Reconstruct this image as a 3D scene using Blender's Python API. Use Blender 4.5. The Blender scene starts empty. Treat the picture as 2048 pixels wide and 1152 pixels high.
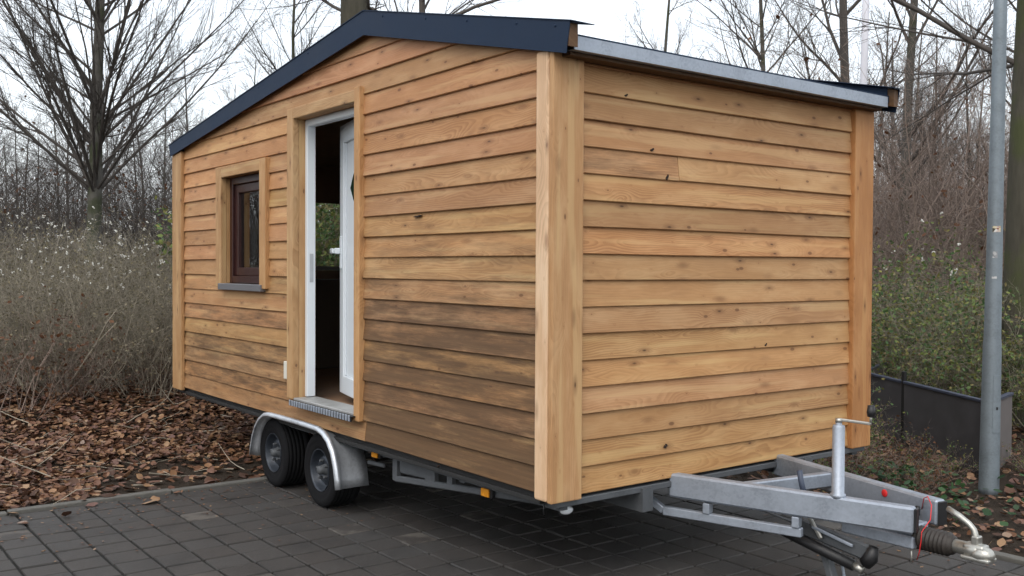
import bpy, bmesh, math, random
import numpy as np
from mathutils import Vector, Matrix
random.seed(7)
S = bpy.context.scene
COL = S.collection
R = math.radians
# ------------------------------------------------------------------ camera
cam_d = bpy.data.cameras.new('camera'); cam = bpy.data.objects.new('camera', cam_d); COL.objects.link(cam)
CP = Vector((3.3353, -2.7646, 1.5294)); YAW, PIT, ROL = 2.4917, -0.0202, 0.0051
fw = Vector((math.cos(PIT)*math.cos(YAW), math.cos(PIT)*math.sin(YAW), math.sin(PIT)))
rt = Vector((math.sin(YAW), -math.cos(YAW), 0)); up = rt.cross(fw)
r2 = rt*math.cos(ROL)+up*math.sin(ROL); u2 = up*math.cos(ROL)-rt*math.sin(ROL)
m = Matrix((r2, u2, -fw)).transposed().to_4x4(); m.translation = CP
cam.matrix_world = m
cam_d.sensor_width = 36; cam_d.lens = 1943.66/2048*36; cam_d.clip_start = .05; cam_d.clip_end = 3000
S.camera = cam
# ------------------------------------------------------------------ world, sun, exposure
W = bpy.data.worlds.new('World'); S.world = W; W.use_nodes = True
nt = W.node_tree; nt.nodes.clear()
SUN_EL, SUN_AZ = R(48), R(-52)            # azimuth of the direction towards the sun, in the xy plane
sky = nt.nodes.new('ShaderNodeTexSky'); sky.sky_type = 'NISHITA'; sky.sun_disc = False
sky.sun_elevation = SUN_EL; sky.sun_rotation = math.pi/2-SUN_AZ; sky.dust_density = 4; sky.air_density = 1.2
b1 = nt.nodes.new('ShaderNodeBackground'); b1.inputs[1].default_value = .06
b2 = nt.nodes.new('ShaderNodeBackground'); b2.inputs[0].default_value = (.93, .965, 1.0, 1); b2.inputs[1].default_value = 1.25
ad = nt.nodes.new('ShaderNodeAddShader'); ow = nt.nodes.new('ShaderNodeOutputWorld')
nt.links.new(sky.outputs[0], b1.inputs[0]); nt.links.new(b1.outputs[0], ad.inputs[0]); nt.links.new(b2.outputs[0], ad.inputs[1])
nt.links.new(ad.outputs[0], ow.inputs[0])
sl = bpy.data.lights.new('sun', 'SUN'); sl.energy = 1.0; sl.angle = R(35); sl.color = (1, .97, .93)
so = bpy.data.objects.new('sun', sl); COL.objects.link(so)
sd = Vector((math.cos(SUN_EL)*math.cos(SUN_AZ), math.cos(SUN_EL)*math.sin(SUN_AZ), math.sin(SUN_EL)))
so.rotation_euler = (-sd).to_track_quat('-Z', 'Y').to_euler()
S.view_settings.view_transform = 'Standard'; S.view_settings.look = 'None'; S.view_settings.gamma = 1
S.view_settings.exposure = -0.08
S.render.engine = 'CYCLES'
S.cycles.use_denoising = True
S.cycles.max_bounces = 4; S.cycles.diffuse_bounces = 3; S.cycles.glossy_bounces = 2; S.cycles.transparent_max_bounces = 8
S.cycles.use_adaptive_sampling = True; S.cycles.adaptive_threshold = .03
S.cycles.caustics_reflective = False; S.cycles.caustics_refractive = False

# ------------------------------------------------------------------ materials
MATS = {}
class NB:
    """small helper round a node tree"""
    def __init__(s, name, rough=.7, metal=0., spec=.5):
        s.m = bpy.data.materials.new(name); s.m.use_nodes = True; s.t = s.m.node_tree
        s.b = s.t.nodes['Principled BSDF']; s.out = s.t.nodes['Material Output']
        s.b.inputs['Roughness'].default_value = rough; s.b.inputs['Metallic'].default_value = metal
        s.b.inputs['Specular IOR Level'].default_value = spec
        MATS[name] = s.m
    def n(s, typ, **kw):
        nd = s.t.nodes.new(typ)
        for k, v in kw.items():
            if k.startswith('i_'):
                k = k[2:]; k = int(k) if k.isdigit() else k.replace('_', ' ')
                if hasattr(v, 'is_linked') or isinstance(v, bpy.types.NodeSocket): s.t.links.new(v, nd.inputs[k])
                else: nd.inputs[k].default_value = v
            else: setattr(nd, k, v)
        return nd
    def l(s, a, b): s.t.links.new(a, b)
    def math(s, op, a, b=None, c=None, clamp=False):
        nd = s.n('ShaderNodeMath', operation=op); nd.use_clamp = clamp
        for i, v in enumerate((a, b, c)):
            if v is None: continue
            if isinstance(v, bpy.types.NodeSocket): s.l(v, nd.inputs[i])
            else: nd.inputs[i].default_value = v
        return nd.outputs[0]
    def mix(s, f, a, b, typ='MIX'):
        nd = s.n('ShaderNodeMix', data_type='RGBA', blend_type=typ)
        for i, v in ((0, f), (6, a), (7, b)):
            if isinstance(v, bpy.types.NodeSocket): s.l(v, nd.inputs[i])
            else: nd.inputs[i].default_value = v if i == 0 else (*v, 1)[:4]
        return nd.outputs[2]
    def ramp(s, f, pts):
        nd = s.n('ShaderNodeValToRGB'); e = nd.color_ramp.elements
        e[0].position = pts[0][0]; e[0].color = (*pts[0][1], 1); e[1].position = pts[-1][0]; e[1].color = (*pts[-1][1], 1)
        for p, c in pts[1:-1]:
            x = e.new(p); x.color = (*c, 1)
        s.l(f, nd.inputs[0]); return nd.outputs[0]
    def noise(s, vec, scale, detail=3, rough=.55, dim='3D', dist=0):
        nd = s.n('ShaderNodeTexNoise', noise_dimensions=dim)
        if vec is not None: s.l(vec, nd.inputs['Vector'])
        nd.inputs['Scale'].default_value = scale; nd.inputs['Detail'].default_value = detail; nd.inputs['Roughness'].default_value = rough
        nd.inputs['Distortion'].default_value = dist
        return nd.outputs[0]
    def vmap(s, vec, sc, loc=(0, 0, 0)):
        nd = s.n('ShaderNodeMapping'); s.l(vec, nd.inputs[0]); nd.inputs['Scale'].default_value = sc; nd.inputs['Location'].default_value = loc
        return nd.outputs[0]
    def sstep(s, v, a, b):
        nd = s.n('ShaderNodeMapRange', interpolation_type='SMOOTHSTEP'); s.l(v, nd.inputs[0])
        nd.inputs[1].default_value = a; nd.inputs[2].default_value = b
        return nd.outputs[0]
    def bump(s, h, st=.3, d=.01):
        nd = s.n('ShaderNodeBump'); nd.inputs['Strength'].default_value = st; nd.inputs['Distance'].default_value = d
        s.l(h, nd.inputs['Height']); s.l(nd.outputs[0], s.b.inputs['Normal'])
    def col(s, c):
        if isinstance(c, bpy.types.NodeSocket): s.l(c, s.b.inputs['Base Color'])
        else: s.b.inputs['Base Color'].default_value = (*c, 1)
    def tc(s, k='Object'): return s.n('ShaderNodeTexCoord').outputs[k]
    def isl(s): return s.n('ShaderNodeNewGeometry').outputs['Random Per Island']
    def orand(s): return s.n('ShaderNodeObjectInfo').outputs['Random']

def plain(name, c, rough=.6, metal=0., var=.12, scale=30, spec=.5, bump=0.):
    b = NB(name, rough, metal, spec); n = b.noise(b.tc(), scale, 4)
    b.col(b.mix(n, tuple(x*(1-var) for x in c), tuple(min(1, x*(1+var)) for x in c)))
    b.l(b.math('MULTIPLY_ADD', n, .25, rough-.12), b.b.inputs['Roughness'])
    if bump: b.bump(n, bump, .005)
    return b.m

def wood_mat():
    b = NB('larch_wood', .62, 0, .3)
    at = b.n('ShaderNodeAttribute', attribute_name='wc').outputs['Vector']
    oi = b.n('ShaderNodeObjectInfo'); tint = oi.outputs['Color']; wea = oi.outputs['Alpha']
    # knots: a sparse voronoi on the board face
    kv = b.n('ShaderNodeTexVoronoi', voronoi_dimensions='2D'); kv.inputs['Randomness'].default_value = 1
    b.l(b.vmap(at, (4.2, 9.5, 1)), kv.inputs['Vector']); kv.inputs['Scale'].default_value = 1
    sx = b.n('ShaderNodeSeparateColor'); b.l(kv.outputs['Color'], sx.inputs[0])
    rad = b.math('MULTIPLY', b.sstep(sx.outputs[0], .35, 1.0), b.math('MULTIPLY_ADD', b.sstep(b.noise(b.vmap(at, (.8, 6, 1), (5, 1, 9)), 1, 1), .42, .62), .085, .012))              # knot radius per cell, most cells none
    d = kv.outputs['Distance']
    kn = b.math('SUBTRACT', 1, b.sstep(b.math('DIVIDE', d, b.math('ADD', rad, .001)), .55, 1.1))
    ks = b.n('ShaderNodeTexVoronoi', voronoi_dimensions='2D'); b.l(b.vmap(at, (2.7, 8.5, 1), (4.3, 9.1, 0)), ks.inputs['Vector']); ks.inputs['Scale'].default_value = 1
    s2 = b.n('ShaderNodeSeparateColor'); b.l(ks.outputs['Color'], s2.inputs[0])
    soft = b.math('MULTIPLY', b.math('SUBTRACT', 1, b.sstep(ks.outputs['Distance'], .02, .19)), b.sstep(s2.outputs[0], .20, .60))
    halo = b.math('SUBTRACT', 1, b.sstep(b.math('DIVIDE', d, b.math('ADD', rad, .03)), .6, 2.6))
    # growth rings: log axis wanders along the board, so flat-sawn arches appear
    lown = b.noise(b.vmap(at, (1.1, 3, 1)), 1.0, 2)
    low2 = b.noise(b.vmap(at, (2.6, 9, 1)), 1.0, 2)
    sp = b.n('ShaderNodeSeparateXYZ'); b.l(at, sp.inputs[0])
    ac = b.math('ADD', b.math('MULTIPLY', sp.outputs[1], 1.0), b.math('MULTIPLY', lown, .10))
    dp = b.math('ADD', b.math('MULTIPLY', b.math('SUBTRACT', lown, .5), .36), b.math('MULTIPLY', low2, .05))
    ff = b.math('PINGPONG', ac, .09)
    r_ = b.math('SQRT', b.math('ADD', b.math('MULTIPLY', ff, ff), b.math('MULTIPLY', dp, dp)))
    r_ = b.math('ADD', r_, b.math('ADD', b.math('MULTIPLY', halo, .012), b.math('MULTIPLY', soft, .018)))
    ring = b.math('FRACT', b.math('MULTIPLY', r_, 95))
    ring = b.math('MULTIPLY', b.sstep(ring, .1, .85), b.math('SUBTRACT', 1, b.sstep(ring, .88, 1.0)))
    fib = b.noise(b.vmap(at, (6, 260, 60)), 1, 3)
    bl = b.noise(b.vmap(at, (1.6, 14, 3)), 1, 3)
    msk = b.sstep(b.noise(b.vmap(at, (.45, 5, 1), (11, 3, 5)), 1, 2), .40, .66)       # figure shows on some stretches only
    c = b.mix(b.math('MULTIPLY', ring, b.math('MULTIPLY_ADD', msk, .48, .14)), (.435, .242, .112), (.235, .112, .044))
    fl = b.noise(b.vmap(at, (3.0, 11, 2), (2, 8, 4)), 1, 4, .6)
    c = b.mix(b.math('MULTIPLY', b.sstep(fl, .46, .66), .48), c, (.53, .335, .172))
    c = b.mix(b.math('MULTIPLY', b.sstep(fl, .52, .30), .32), c, (.26, .128, .052))
    c = b.mix(b.math('MULTIPLY', b.sstep(bl, .35, .75), .5), c, (.37, .190, .076))
    c = b.mix(b.math('MULTIPLY', b.sstep(fib, .45, .8), .25), c, (.24, .125, .055))
    pale = b.sstep(b.noise(b.vmap(at, (.9, 20, 3), (3, 7, 1)), 1, 2), .56, .68)   # sapwood streaks
    c = b.mix(b.math('MULTIPLY', pale, .5), c, (.52, .345, .165))
    c = b.mix(b.math('MULTIPLY', halo, .30), c, (.29, .135, .055))
    c = b.mix(b.math('MULTIPLY', soft, .54), c, (.165, .074, .032))
    core = b.math('MULTIPLY', b.math('SUBTRACT', 1, b.sstep(ks.outputs['Distance'], .012, .05)), b.sstep(s2.outputs[0], .6, .8))
    c = b.mix(b.math('MULTIPLY', core, .8), c, (.05, .022, .012))
    c = b.mix(b.math('MULTIPLY', kn, .75), c, (.12, .052, .024))
    c = b.mix(1.0, c, tint, 'MULTIPLY')
    # weathering: grey-brown dirt in streaks; on low gable boards it also carries shade
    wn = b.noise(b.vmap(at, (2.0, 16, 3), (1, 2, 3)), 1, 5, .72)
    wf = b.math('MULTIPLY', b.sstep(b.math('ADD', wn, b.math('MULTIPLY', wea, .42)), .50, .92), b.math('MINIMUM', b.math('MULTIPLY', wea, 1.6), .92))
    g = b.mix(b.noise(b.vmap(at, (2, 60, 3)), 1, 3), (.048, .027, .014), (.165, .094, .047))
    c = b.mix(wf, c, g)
    b.col(c)
    b.bump(fib, .2, .002)
    return b.m

def galv(name, c=(.50, .53, .56), rough=.42, metal=.75):
    b = NB(name, rough, metal); t = b.tc()
    v = b.n('ShaderNodeTexVoronoi'); b.l(b.vmap(t, (90, 90, 90)), v.inputs['Vector']); v.inputs['Scale'].default_value = 1
    n = b.noise(t, 6, 5, .65)
    sep = b.n('ShaderNodeSeparateColor'); b.l(v.outputs['Color'], sep.inputs[0])
    f = b.math('ADD', b.math('MULTIPLY', sep.outputs[0], .16), b.math('MULTIPLY', n, .85))
    b.col(b.ramp(f, [(.15, tuple(x*.62 for x in c)), (.5, c), (.85, tuple(min(1, x*1.22) for x in c))]))
    b.l(b.math('MULTIPLY_ADD', f, .3, rough-.15), b.b.inputs['Roughness'])
    return b.m

wood = wood_mat()
galva = galv('galvanised_steel', (.36, .40, .46), .5, .55); galvd = galv('dull_shaded_galvanised_steel', (.10, .107, .115), .65, .3)  # second steel darkened: shade under the trailer is put into its colour
pole_g = galv('galvanised_pole', (.19, .225, .25), .55, .35)
zinc = galv('zinc_plated_steel', (.46, .45, .41), .36, .8)
pvc = plain('white_plastic', (.72, .77, .81), .35, var=.03)
mahog = plain('mahogany_frame', (.032, .009, .008), .35, var=.3, scale=12)
rubber = plain('tyre_rubber', (.009, .009, .010), .85, spec=.15, var=.3, scale=40, bump=.1)
rimm = plain('painted_rim', (.034, .041, .053), .40, .35, var=.3)
blackp = plain('black_plastic', (.012, .012, .013), .45, var=.3)
bellr = plain('rubber_bellows', (.032, .026, .022), .6, var=.4, scale=25)
amber = plain('amber_lens', (.62, .24, .012), .25, var=.1)
whitel = plain('clear_lens', (.75, .78, .80), .15, var=.1)
redp = plain('red_plastic', (.70, .03, .03), .4, var=.1)
intw = plain('interior_panel', (.48, .36, .26), .7, var=.25, scale=5)
intfl = plain('interior_floor', (.30, .18, .11), .5, var=.25, scale=7)
seal = plain('dark_deck', (.02, .02, .02), .8)
kerbm = NB('kerb_concrete', .85); _t = kerbm.tc()
kerbm.col(kerbm.mix(kerbm.noise(_t, 14, 6, .7), (.06, .058, .05), (.17, .165, .15))); kerbm.bump(kerbm.noise(_t, 60, 4), .5, .006); kerbm = kerbm.m

def roof_sheet():
    b = NB('dark_roof_sheet', .6, 0, .18); t = b.tc()
    n = b.noise(t, 5, 5, .6); n2 = b.noise(t, 220, 2)
    b.col(b.mix(n, (.009, .020, .044), (.016, .032, .066))); b.l(b.math('MULTIPLY_ADD', n, .2, .5), b.b.inputs['Roughness'])
    b.bump(b.math('ADD', b.math('MULTIPLY', n2, .3), b.math('MULTIPLY', n, 2)), .25, .004); return b.m
sheet = roof_sheet()

def paver_mat():
    b = NB('concrete_paver', .72, 0, .35); g = b.n('ShaderNodeNewGeometry')
    pos = g.outputs['Position']; r = b.math('FRACT', b.math('ADD', b.math('MULTIPLY', b.orand(), 7.31), g.outputs['Random Per Island']))
    n = b.noise(pos, 3.0, 5, .6); n2 = b.noise(pos, 45, 5, .7)
    c = b.mix(n2, (.038, .036, .035), (.074, .070, .066))
    c = b.mix(b.math('MULTIPLY', r, .55), c, (.050, .042, .037))
    c = b.mix(b.math('MULTIPLY', b.sstep(n, .45, .7), .5), c, (.024, .024, .024))     # damp patches
    pn = b.noise(b.vmap(pos, (9, 6, 1)), 1, 3)
    pf = b.math('MULTIPLY', b.sstep(r, .93, .98), b.sstep(pn, .40, .60))              # few pavers with a pale bloom
    c = b.mix(b.math('MULTIPLY', pf, .55), c, (.17, .155, .135))
    b.col(c); b.l(b.math('MULTIPLY_ADD', n, -.4, .82), b.b.inputs['Roughness'])
    b.bump(b.math('ADD', n2, b.math('MULTIPLY', b.noise(pos, 160, 3), .6)), .45, .006); return b.m
paverm = paver_mat()

def soil():
    b = NB('dark_soil', .95, 0, .2); p = b.n('ShaderNodeNewGeometry').outputs['Position']
    n = b.noise(p, 2.2, 5, .65); n2 = b.noise(p, 40, 5, .7)
    b.col(b.mix(b.math('MULTIPLY', n2, 1), b.mix(n, (.020, .016, .012), (.038, .028, .020)), (.055, .040, .028)))
    b.bump(b.math('ADD', n2, n), .8, .04); return b.m
soilm = soil()
jointm = plain('joint_sand', (.011, .0105, .009), .95, var=.6, scale=60)

def leafm(name, pts, rough=.6, trans=.25, spec=.3):
    b = NB(name, rough, 0, spec); r = b.math('FRACT', b.math('ADD', b.isl(), b.orand()))
    n = b.noise(b.n('ShaderNodeNewGeometry').outputs['Position'], 90, 3)
    c = b.ramp(r, pts); c = b.mix(b.math('MULTIPLY', n, .5), c, b.mix(1., c, (.45, .4, .38), 'MULTIPLY'))
    b.col(c)
    tr = b.n('ShaderNodeBsdfTranslucent'); b.l(c, tr.inputs[0])
    mx = b.n('ShaderNodeMixShader'); mx.inputs[0].default_value = trans
    b.l(b.b.outputs[0], mx.inputs[1]); b.l(tr.outputs[0], mx.inputs[2]); b.l(mx.outputs[0], b.out.inputs[0])
    return b.m
litter = leafm('fallen_leaf', [(0, (.06, .032, .022)), (.2, (.14, .072, .045)), (.4, (.23, .115, .062)), (.55, (.17, .095, .08)), (.74, (.31, .17, .090)), (.9, (.42, .27, .155)), (1, (.29, .22, .18))], .55, .12)
green = leafm('bramble_leaf', [(0, (.06, .125, .05)), (.3, (.11, .19, .065)), (.55, (.19, .25, .07)), (.75, (.28, .28, .08)), (.92, (.25, .20, .10)), (1, (.18, .11, .06))])
ivy = leafm('ivy_leaf', [(0, (.02, .055, .02)), (.5, (.035, .09, .03)), (1, (.06, .13, .045))], .4)
rust = leafm('withered_leaf', [(0, (.08, .035, .018)), (.5, (.15, .065, .03)), (1, (.20, .10, .05))])
dry = leafm('dry_leaf', [(0, (.10, .09, .055)), (.5, (.20, .18, .11)), (1, (.32, .28, .18))])
fluff = plain('seed_fluff', (.72, .71, .66), .95, var=.1)

def bark(name, a, c, sc=(14, 14, 3), moss=None, isl=False):
    b = NB(name, .9, 0, .2); p = b.n('ShaderNodeNewGeometry').outputs['Position']
    n = b.noise(b.vmap(p, sc), 1, 5, .65); cc = b.mix(n, a, c)
    if isl: cc = b.mix(b.math('MULTIPLY_ADD', n, .3, b.math('MULTIPLY', b.isl(), .75)), a, c)
    if moss: cc = b.mix(b.math('MULTIPLY', b.sstep(b.noise(p, 2.2, 4), .45, .65), .8), cc, moss)
    b.col(cc); b.bump(n, .6, .03); return b.m
bark1 = bark('grey_bark', (.065, .061, .055), (.16, .15, .135), moss=(.045, .055, .025))
bark2 = bark('brown_bark', (.052, .046, .042), (.135, .12, .108))
barkm = bark('mossy_bark', (.04, .037, .028), (.10, .092, .07), (20, 20, 4), (.065, .075, .03))
twigm = bark('dry_twig', (.07, .062, .048), (.50, .45, .36), (30, 30, 30), isl=True)
twigb = bark('brown_twig', (.085, .066, .056), (.44, .345, .29), (30, 30, 30), isl=True)
steelp = plain('rusty_dark_plate', (.050, .047, .050), .65, .1, var=.6, scale=6, bump=.15)
steelr = plain('blue_grey_rim', (.055, .065, .10), .5, .3, var=.2)
greyp = plain('grey_board', (.13, .115, .11), .8, var=.25, scale=9)

def glassm():
    b = NB('window_glass'); t = b.t; t.nodes.remove(b.b)
    gl = b.n('ShaderNodeBsdfGlossy'); gl.inputs['Roughness'].default_value = .01; gl.inputs[0].default_value = (1, 1, 1, 1)
    tr = b.n('ShaderNodeBsdfTransparent'); tr.inputs[0].default_value = (.86, .90, .88, 1)
    fr = b.n('ShaderNodeFresnel'); fr.inputs[0].default_value = 1.5
    mx = b.n('ShaderNodeMixShader'); b.l(b.math('MULTIPLY', fr.outputs[0], 1.6, clamp=True), mx.inputs[0])
    b.l(tr.outputs[0], mx.inputs[1]); b.l(gl.outputs[0], mx.inputs[2]); b.l(mx.outputs[0], b.out.inputs[0]); return b.m
glass = glassm()

# ------------------------------------------------------------------ object helpers
def link(name, data, parent=None, loc=None):
    o = bpy.data.objects.new(name, data); COL.objects.link(o)
    if parent is not None: o.parent = parent
    if loc is not None: o.location = loc
    return o
def tag(o, label=None, cat=None, group=None, kind=None):
    for k, v in (('label', label), ('category', cat), ('group', group), ('kind', kind)):
        if v: o[k] = v
    return o
def thing(name, label, cat, loc=(0, 0, 0), rz=0, group=None):
    o = link(name, None, None, loc); o.rotation_euler = (0, 0, rz); o.empty_display_size = .2
    return tag(o, label, cat, group)
def pym(name, v, f, mat, smooth=False):
    me = bpy.data.meshes.new(name); me.from_pydata([tuple(x) for x in v], [], f); me.materials.append(mat)
    if smooth: me.polygons.foreach_set('use_smooth', [True]*len(me.polygons))
    me.update(); return me
def np_mesh(name, V, F, mat, smooth=False):
    """V (n,3) float, F (m,k) int of one face size"""
    me = bpy.data.meshes.new(name); F = np.asarray(F, dtype=np.int32); k = F.shape[1]
    me.vertices.add(len(V)); me.vertices.foreach_set('co', np.asarray(V, dtype=np.float32).ravel())
    me.loops.add(F.size); me.loops.foreach_set('vertex_index', F.ravel())
    me.polygons.add(len(F)); me.polygons.foreach_set('loop_start', np.arange(0, F.size, k, dtype=np.int32))
    if smooth: me.polygons.foreach_set('use_smooth', np.ones(len(F), dtype=bool))
    me.materials.append(mat); me.update(calc_edges=True); return me
def bm_mesh(name, bm, mat, smooth=False):
    me = bpy.data.meshes.new(name); bmesh.ops.recalc_face_normals(bm, faces=bm.faces); bm.to_mesh(me); bm.free(); me.materials.append(mat)
    if smooth: me.polygons.foreach_set('use_smooth', [True]*len(me.polygons))
    return me
def bm_box(bm, lo, hi, bev=0, seg=1):
    lo = Vector(lo); hi = Vector(hi)
    r = bmesh.ops.create_cube(bm, size=1, matrix=Matrix.Translation((lo+hi)/2) @ Matrix.Diagonal((*(hi-lo), 1)))
    if bev:
        es = list({e for v in r['verts'] for e in v.link_edges})
        bmesh.ops.bevel(bm, geom=es, offset=bev, segments=seg, affect='EDGES', profile=.6)
def box(name, lo, hi, mat, parent, bev=0, seg=1):
    bm = bmesh.new(); bm_box(bm, lo, hi, bev, seg); return link(name, bm_mesh(name, bm, mat), parent)
def boxes(name, lst, mat, parent, bev=0):
    bm = bmesh.new()
    for lo, hi in lst: bm_box(bm, lo, hi, bev)
    return link(name, bm_mesh(name, bm, mat), parent)
def beam(name, a, b, w, h, mat, parent, bev=.006, upv=(0, 0, 1)):
    """rectangular bar from a to b (centre line), w across, h along upv"""
    a = Vector(a); b = Vector(b); d = b-a; L = d.length; x = d.normalized(); z = Vector(upv); y = z.cross(x).normalized(); z = x.cross(y)
    bm = bmesh.new(); bm_box(bm, (0, -w/2, -h/2), (L, w/2, h/2), bev)
    M = Matrix((x, y, z)).transposed().to_4x4(); M.translation = a; bm.transform(M)
    return link(name, bm_mesh(name, bm, mat), parent)
def tube_bm(bm, pts, rad, n=10, caps=True):
    pts = [Vector(p) for p in pts]; rs = rad if isinstance(rad, (list, tuple)) else [rad]*len(pts)
    prev = None; ring0 = None
    t0 = (pts[1]-pts[0]).normalized(); ref = Vector((0, 0, 1)) if abs(t0.z) < .9 else Vector((1, 0, 0))
    nx = t0.cross(ref).normalized()
    for i, p in enumerate(pts):
        t = (pts[min(i+1, len(pts)-1)]-pts[max(i-1, 0)]).normalized()
        nx = (nx-t*nx.dot(t)).normalized(); ny = t.cross(nx)
        ring = [bm.verts.new(p+(nx*math.cos(2*math.pi*k/n)+ny*math.sin(2*math.pi*k/n))*rs[i]) for k in range(n)]
        if prev:
            for k in range(n): bm.faces.new((prev[k], prev[(k+1) % n], ring[(k+1) % n], ring[k]))
        else: ring0 = ring
        prev = ring
    if caps: bm.faces.new(ring0[::-1]); bm.faces.new(prev)
def tube(name, pts, rad, mat, parent, n=12, smooth=True):
    bm = bmesh.new(); tube_bm(bm, pts, rad, n); return link(name, bm_mesh(name, bm, mat, smooth), parent)
def lathe(name, prof, mat, parent, M=None, n=32, smooth=True):
    """prof: list of (radius, height) about local z"""
    bm = bmesh.new(); prev = None
    for r, h in prof:
        ring = [bm.verts.new((r*math.cos(2*math.pi*k/n), r*math.sin(2*math.pi*k/n), h)) for k in range(n)]
        if prev:
            for k in range(n): bm.faces.new((prev[k], prev[(k+1) % n], ring[(k+1) % n], ring[k]))
        prev = ring
    if M is not None: bm.transform(M)
    return link(name, bm_mesh(name, bm, mat, smooth), parent)
def prism(name, poly, y0, y1, mat, parent):
    """polygon in xz extruded from y0 to y1"""
    n = len(poly); v = [(x, y0, z) for x, z in poly]+[(x, y1, z) for x, z in poly]
    f = [tuple(range(n)), tuple(range(2*n-1, n-1, -1))]+[(i, i+n, (i+1) % n+n, (i+1) % n) for i in range(n)]
    me = pym(name, v, f, mat); bm = bmesh.new(); bm.from_mesh(me); bmesh.ops.recalc_face_normals(bm, faces=bm.faces); bm.to_mesh(me); bm.free()
    return link(name, me, parent)
def set_wc(o, axis, tint=(1, 1, 1), weather_shade=0., cross=None):
    """wood coordinates: along, across, depth + a random shift per piece"""
    me = o.data; n = len(me.vertices); co = np.zeros(n*3, dtype=np.float32); me.vertices.foreach_get('co', co); co = co.reshape(-1, 3)
    oth = [i for i in range(3) if i != axis]
    if cross is None: cross = oth[1] if np.ptp(co[:, oth[1]]) >= np.ptp(co[:, oth[0]]) else oth[0]
    dep = [i for i in oth if i != cross][0]
    w = np.stack([co[:, axis]+random.uniform(0, 60), co[:, cross]+random.uniform(0, 40), co[:, dep]+random.uniform(0, 40)], 1)
    w[:, 1] += .6*(co[:, dep]-co[:, dep].mean())
    a = me.attributes.new('wc', 'FLOAT_VECTOR', 'POINT'); a.data.foreach_set('vector', w.astype(np.float32).ravel())
    o.color = (*tint, weather_shade); return o
def wbox(name, lo, hi, axis, parent, tint=(1, 1, 1), weather_shade=0., bev=.004, seg=2):
    return set_wc(box(name, lo, hi, wood, parent, bev, seg), axis, tint, weather_shade)

# ================================================================== GROUND
def sst(a, b, x):
    t = np.clip((x-a)/(b-a), 0, 1); return t*t*(3-2*t)
PX0, PY1 = -3.25, 2.42                      # paving ends here: rear kerb and far kerb
def ground_h(x, y):
    x = np.asarray(x, dtype=float); y = np.asarray(y, dtype=float)
    dx = np.maximum(0, PX0-.08-x); dy = np.maximum(0, y-PY1-.08); s = np.hypot(dx, dy)
    h = .62*sst(.3, 7.5, dx)+.10*sst(1.5, 8, dy)
    nz = .035*np.sin(2.1*x+1.3*y)*np.sin(1.7*y-.6*x+1)+.018*np.sin(5.3*x+2)*np.sin(4.7*y)
    return np.where(s > 0, -.004+h+nz*sst(.05, .8, s), -.06)
ax_ = np.concatenate([[-900, -300, -120, -70, -50], np.linspace(-36, -13, 24), np.linspace(-12.6, -3.6, 46), [-3.45, -3.37, -3.332, -3.328], np.linspace(-3, 6, 24), [8, 12, 20, 40, 120, 400, 900]])
ay_ = np.concatenate([[-900, -300, -100, -40, -20, -12, -9], np.linspace(-7, 2, 30), [2.3, 2.497, 2.503, 2.56, 2.66], np.linspace(2.85, 12, 40), np.linspace(13, 36, 20), [50, 80, 150, 400, 900]])
X, Y = np.meshgrid(ax_, ay_, indexing='ij'); Z = ground_h(X, Y)
nxx, nyy = X.shape; idx = np.arange(nxx*nyy).reshape(nxx, nyy)
F = np.stack([idx[:-1, :-1], idx[1:, :-1], idx[1:, 1:], idx[:-1, 1:]], -1).reshape(-1, 4)
ground = link('ground', np_mesh('ground', np.stack([X, Y, Z], -1).reshape(-1, 3), F, soilm, True)); tag(ground, 'dark earth under fallen leaves around the paving', 'ground', kind='structure')

# paving: one bedding sheet, 300 stones as pieces, the rest joined
pav = link('pavement', pym('pavement', [(PX0, -14, -.012), (14, -14, -.012), (14, PY1, -.012), (PX0, PY1, -.012)], [(0, 1, 2, 3)], jointm))
tag(pav, 'dark square concrete paving with sandy joints', 'pavement', kind='structure')
def stone_mesh(name, seed):
    rr = random.Random(seed); bm = bmesh.new(); h = .0925; t = .0893; j = lambda: rr.uniform(-.0012, .0012)
    low = [bm.verts.new((sx*h+j(), sy*h+j(), -.05)) for sx, sy in ((-1, -1), (1, -1), (1, 1), (-1, 1))]
    mid = [bm.verts.new((v.co.x, v.co.y, -.0055)) for v in low]
    top = [bm.verts.new((sx*t+j(), sy*t+j(), j()*.6)) for sx, sy in ((-1, -1), (1, -1), (1, 1), (-1, 1))]
    for a, b_ in ((low, mid), (mid, top)):
        for k in range(4): bm.faces.new((a[k], a[(k+1) % 4], b_[(k+1) % 4], b_[k]))
    bm.faces.new(top); return bm_mesh(name, bm, paverm)
SM = [stone_mesh('paving_stone', i) for i in range(5)]
cells = []
def inview(p):
    d = p-CP; z = d.dot(fw)
    if z < .3: return None
    u = .5+d.dot(r2)/z*1943.66/2048; v = .5-d.dot(u2)/z*1943.66/1152
    return u, v, z
gx = np.arange(-3.15, 13.9, .2); gy = np.arange(2.31, -13.9, -.2)
for x in gx:
    for y in gy:
        q = inview(Vector((x, y, 0))); vis = q is not None and -.02 < q[0] < 1.02 and -.02 < q[1] < 1.03
        cells.append((0 if vis else 1, q[2] if vis else math.hypot(x-3, y+2), x, y))
cells.sort(key=lambda c: c[:2])
rp = random.Random(3); rest_v = []; rest_f = []
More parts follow.
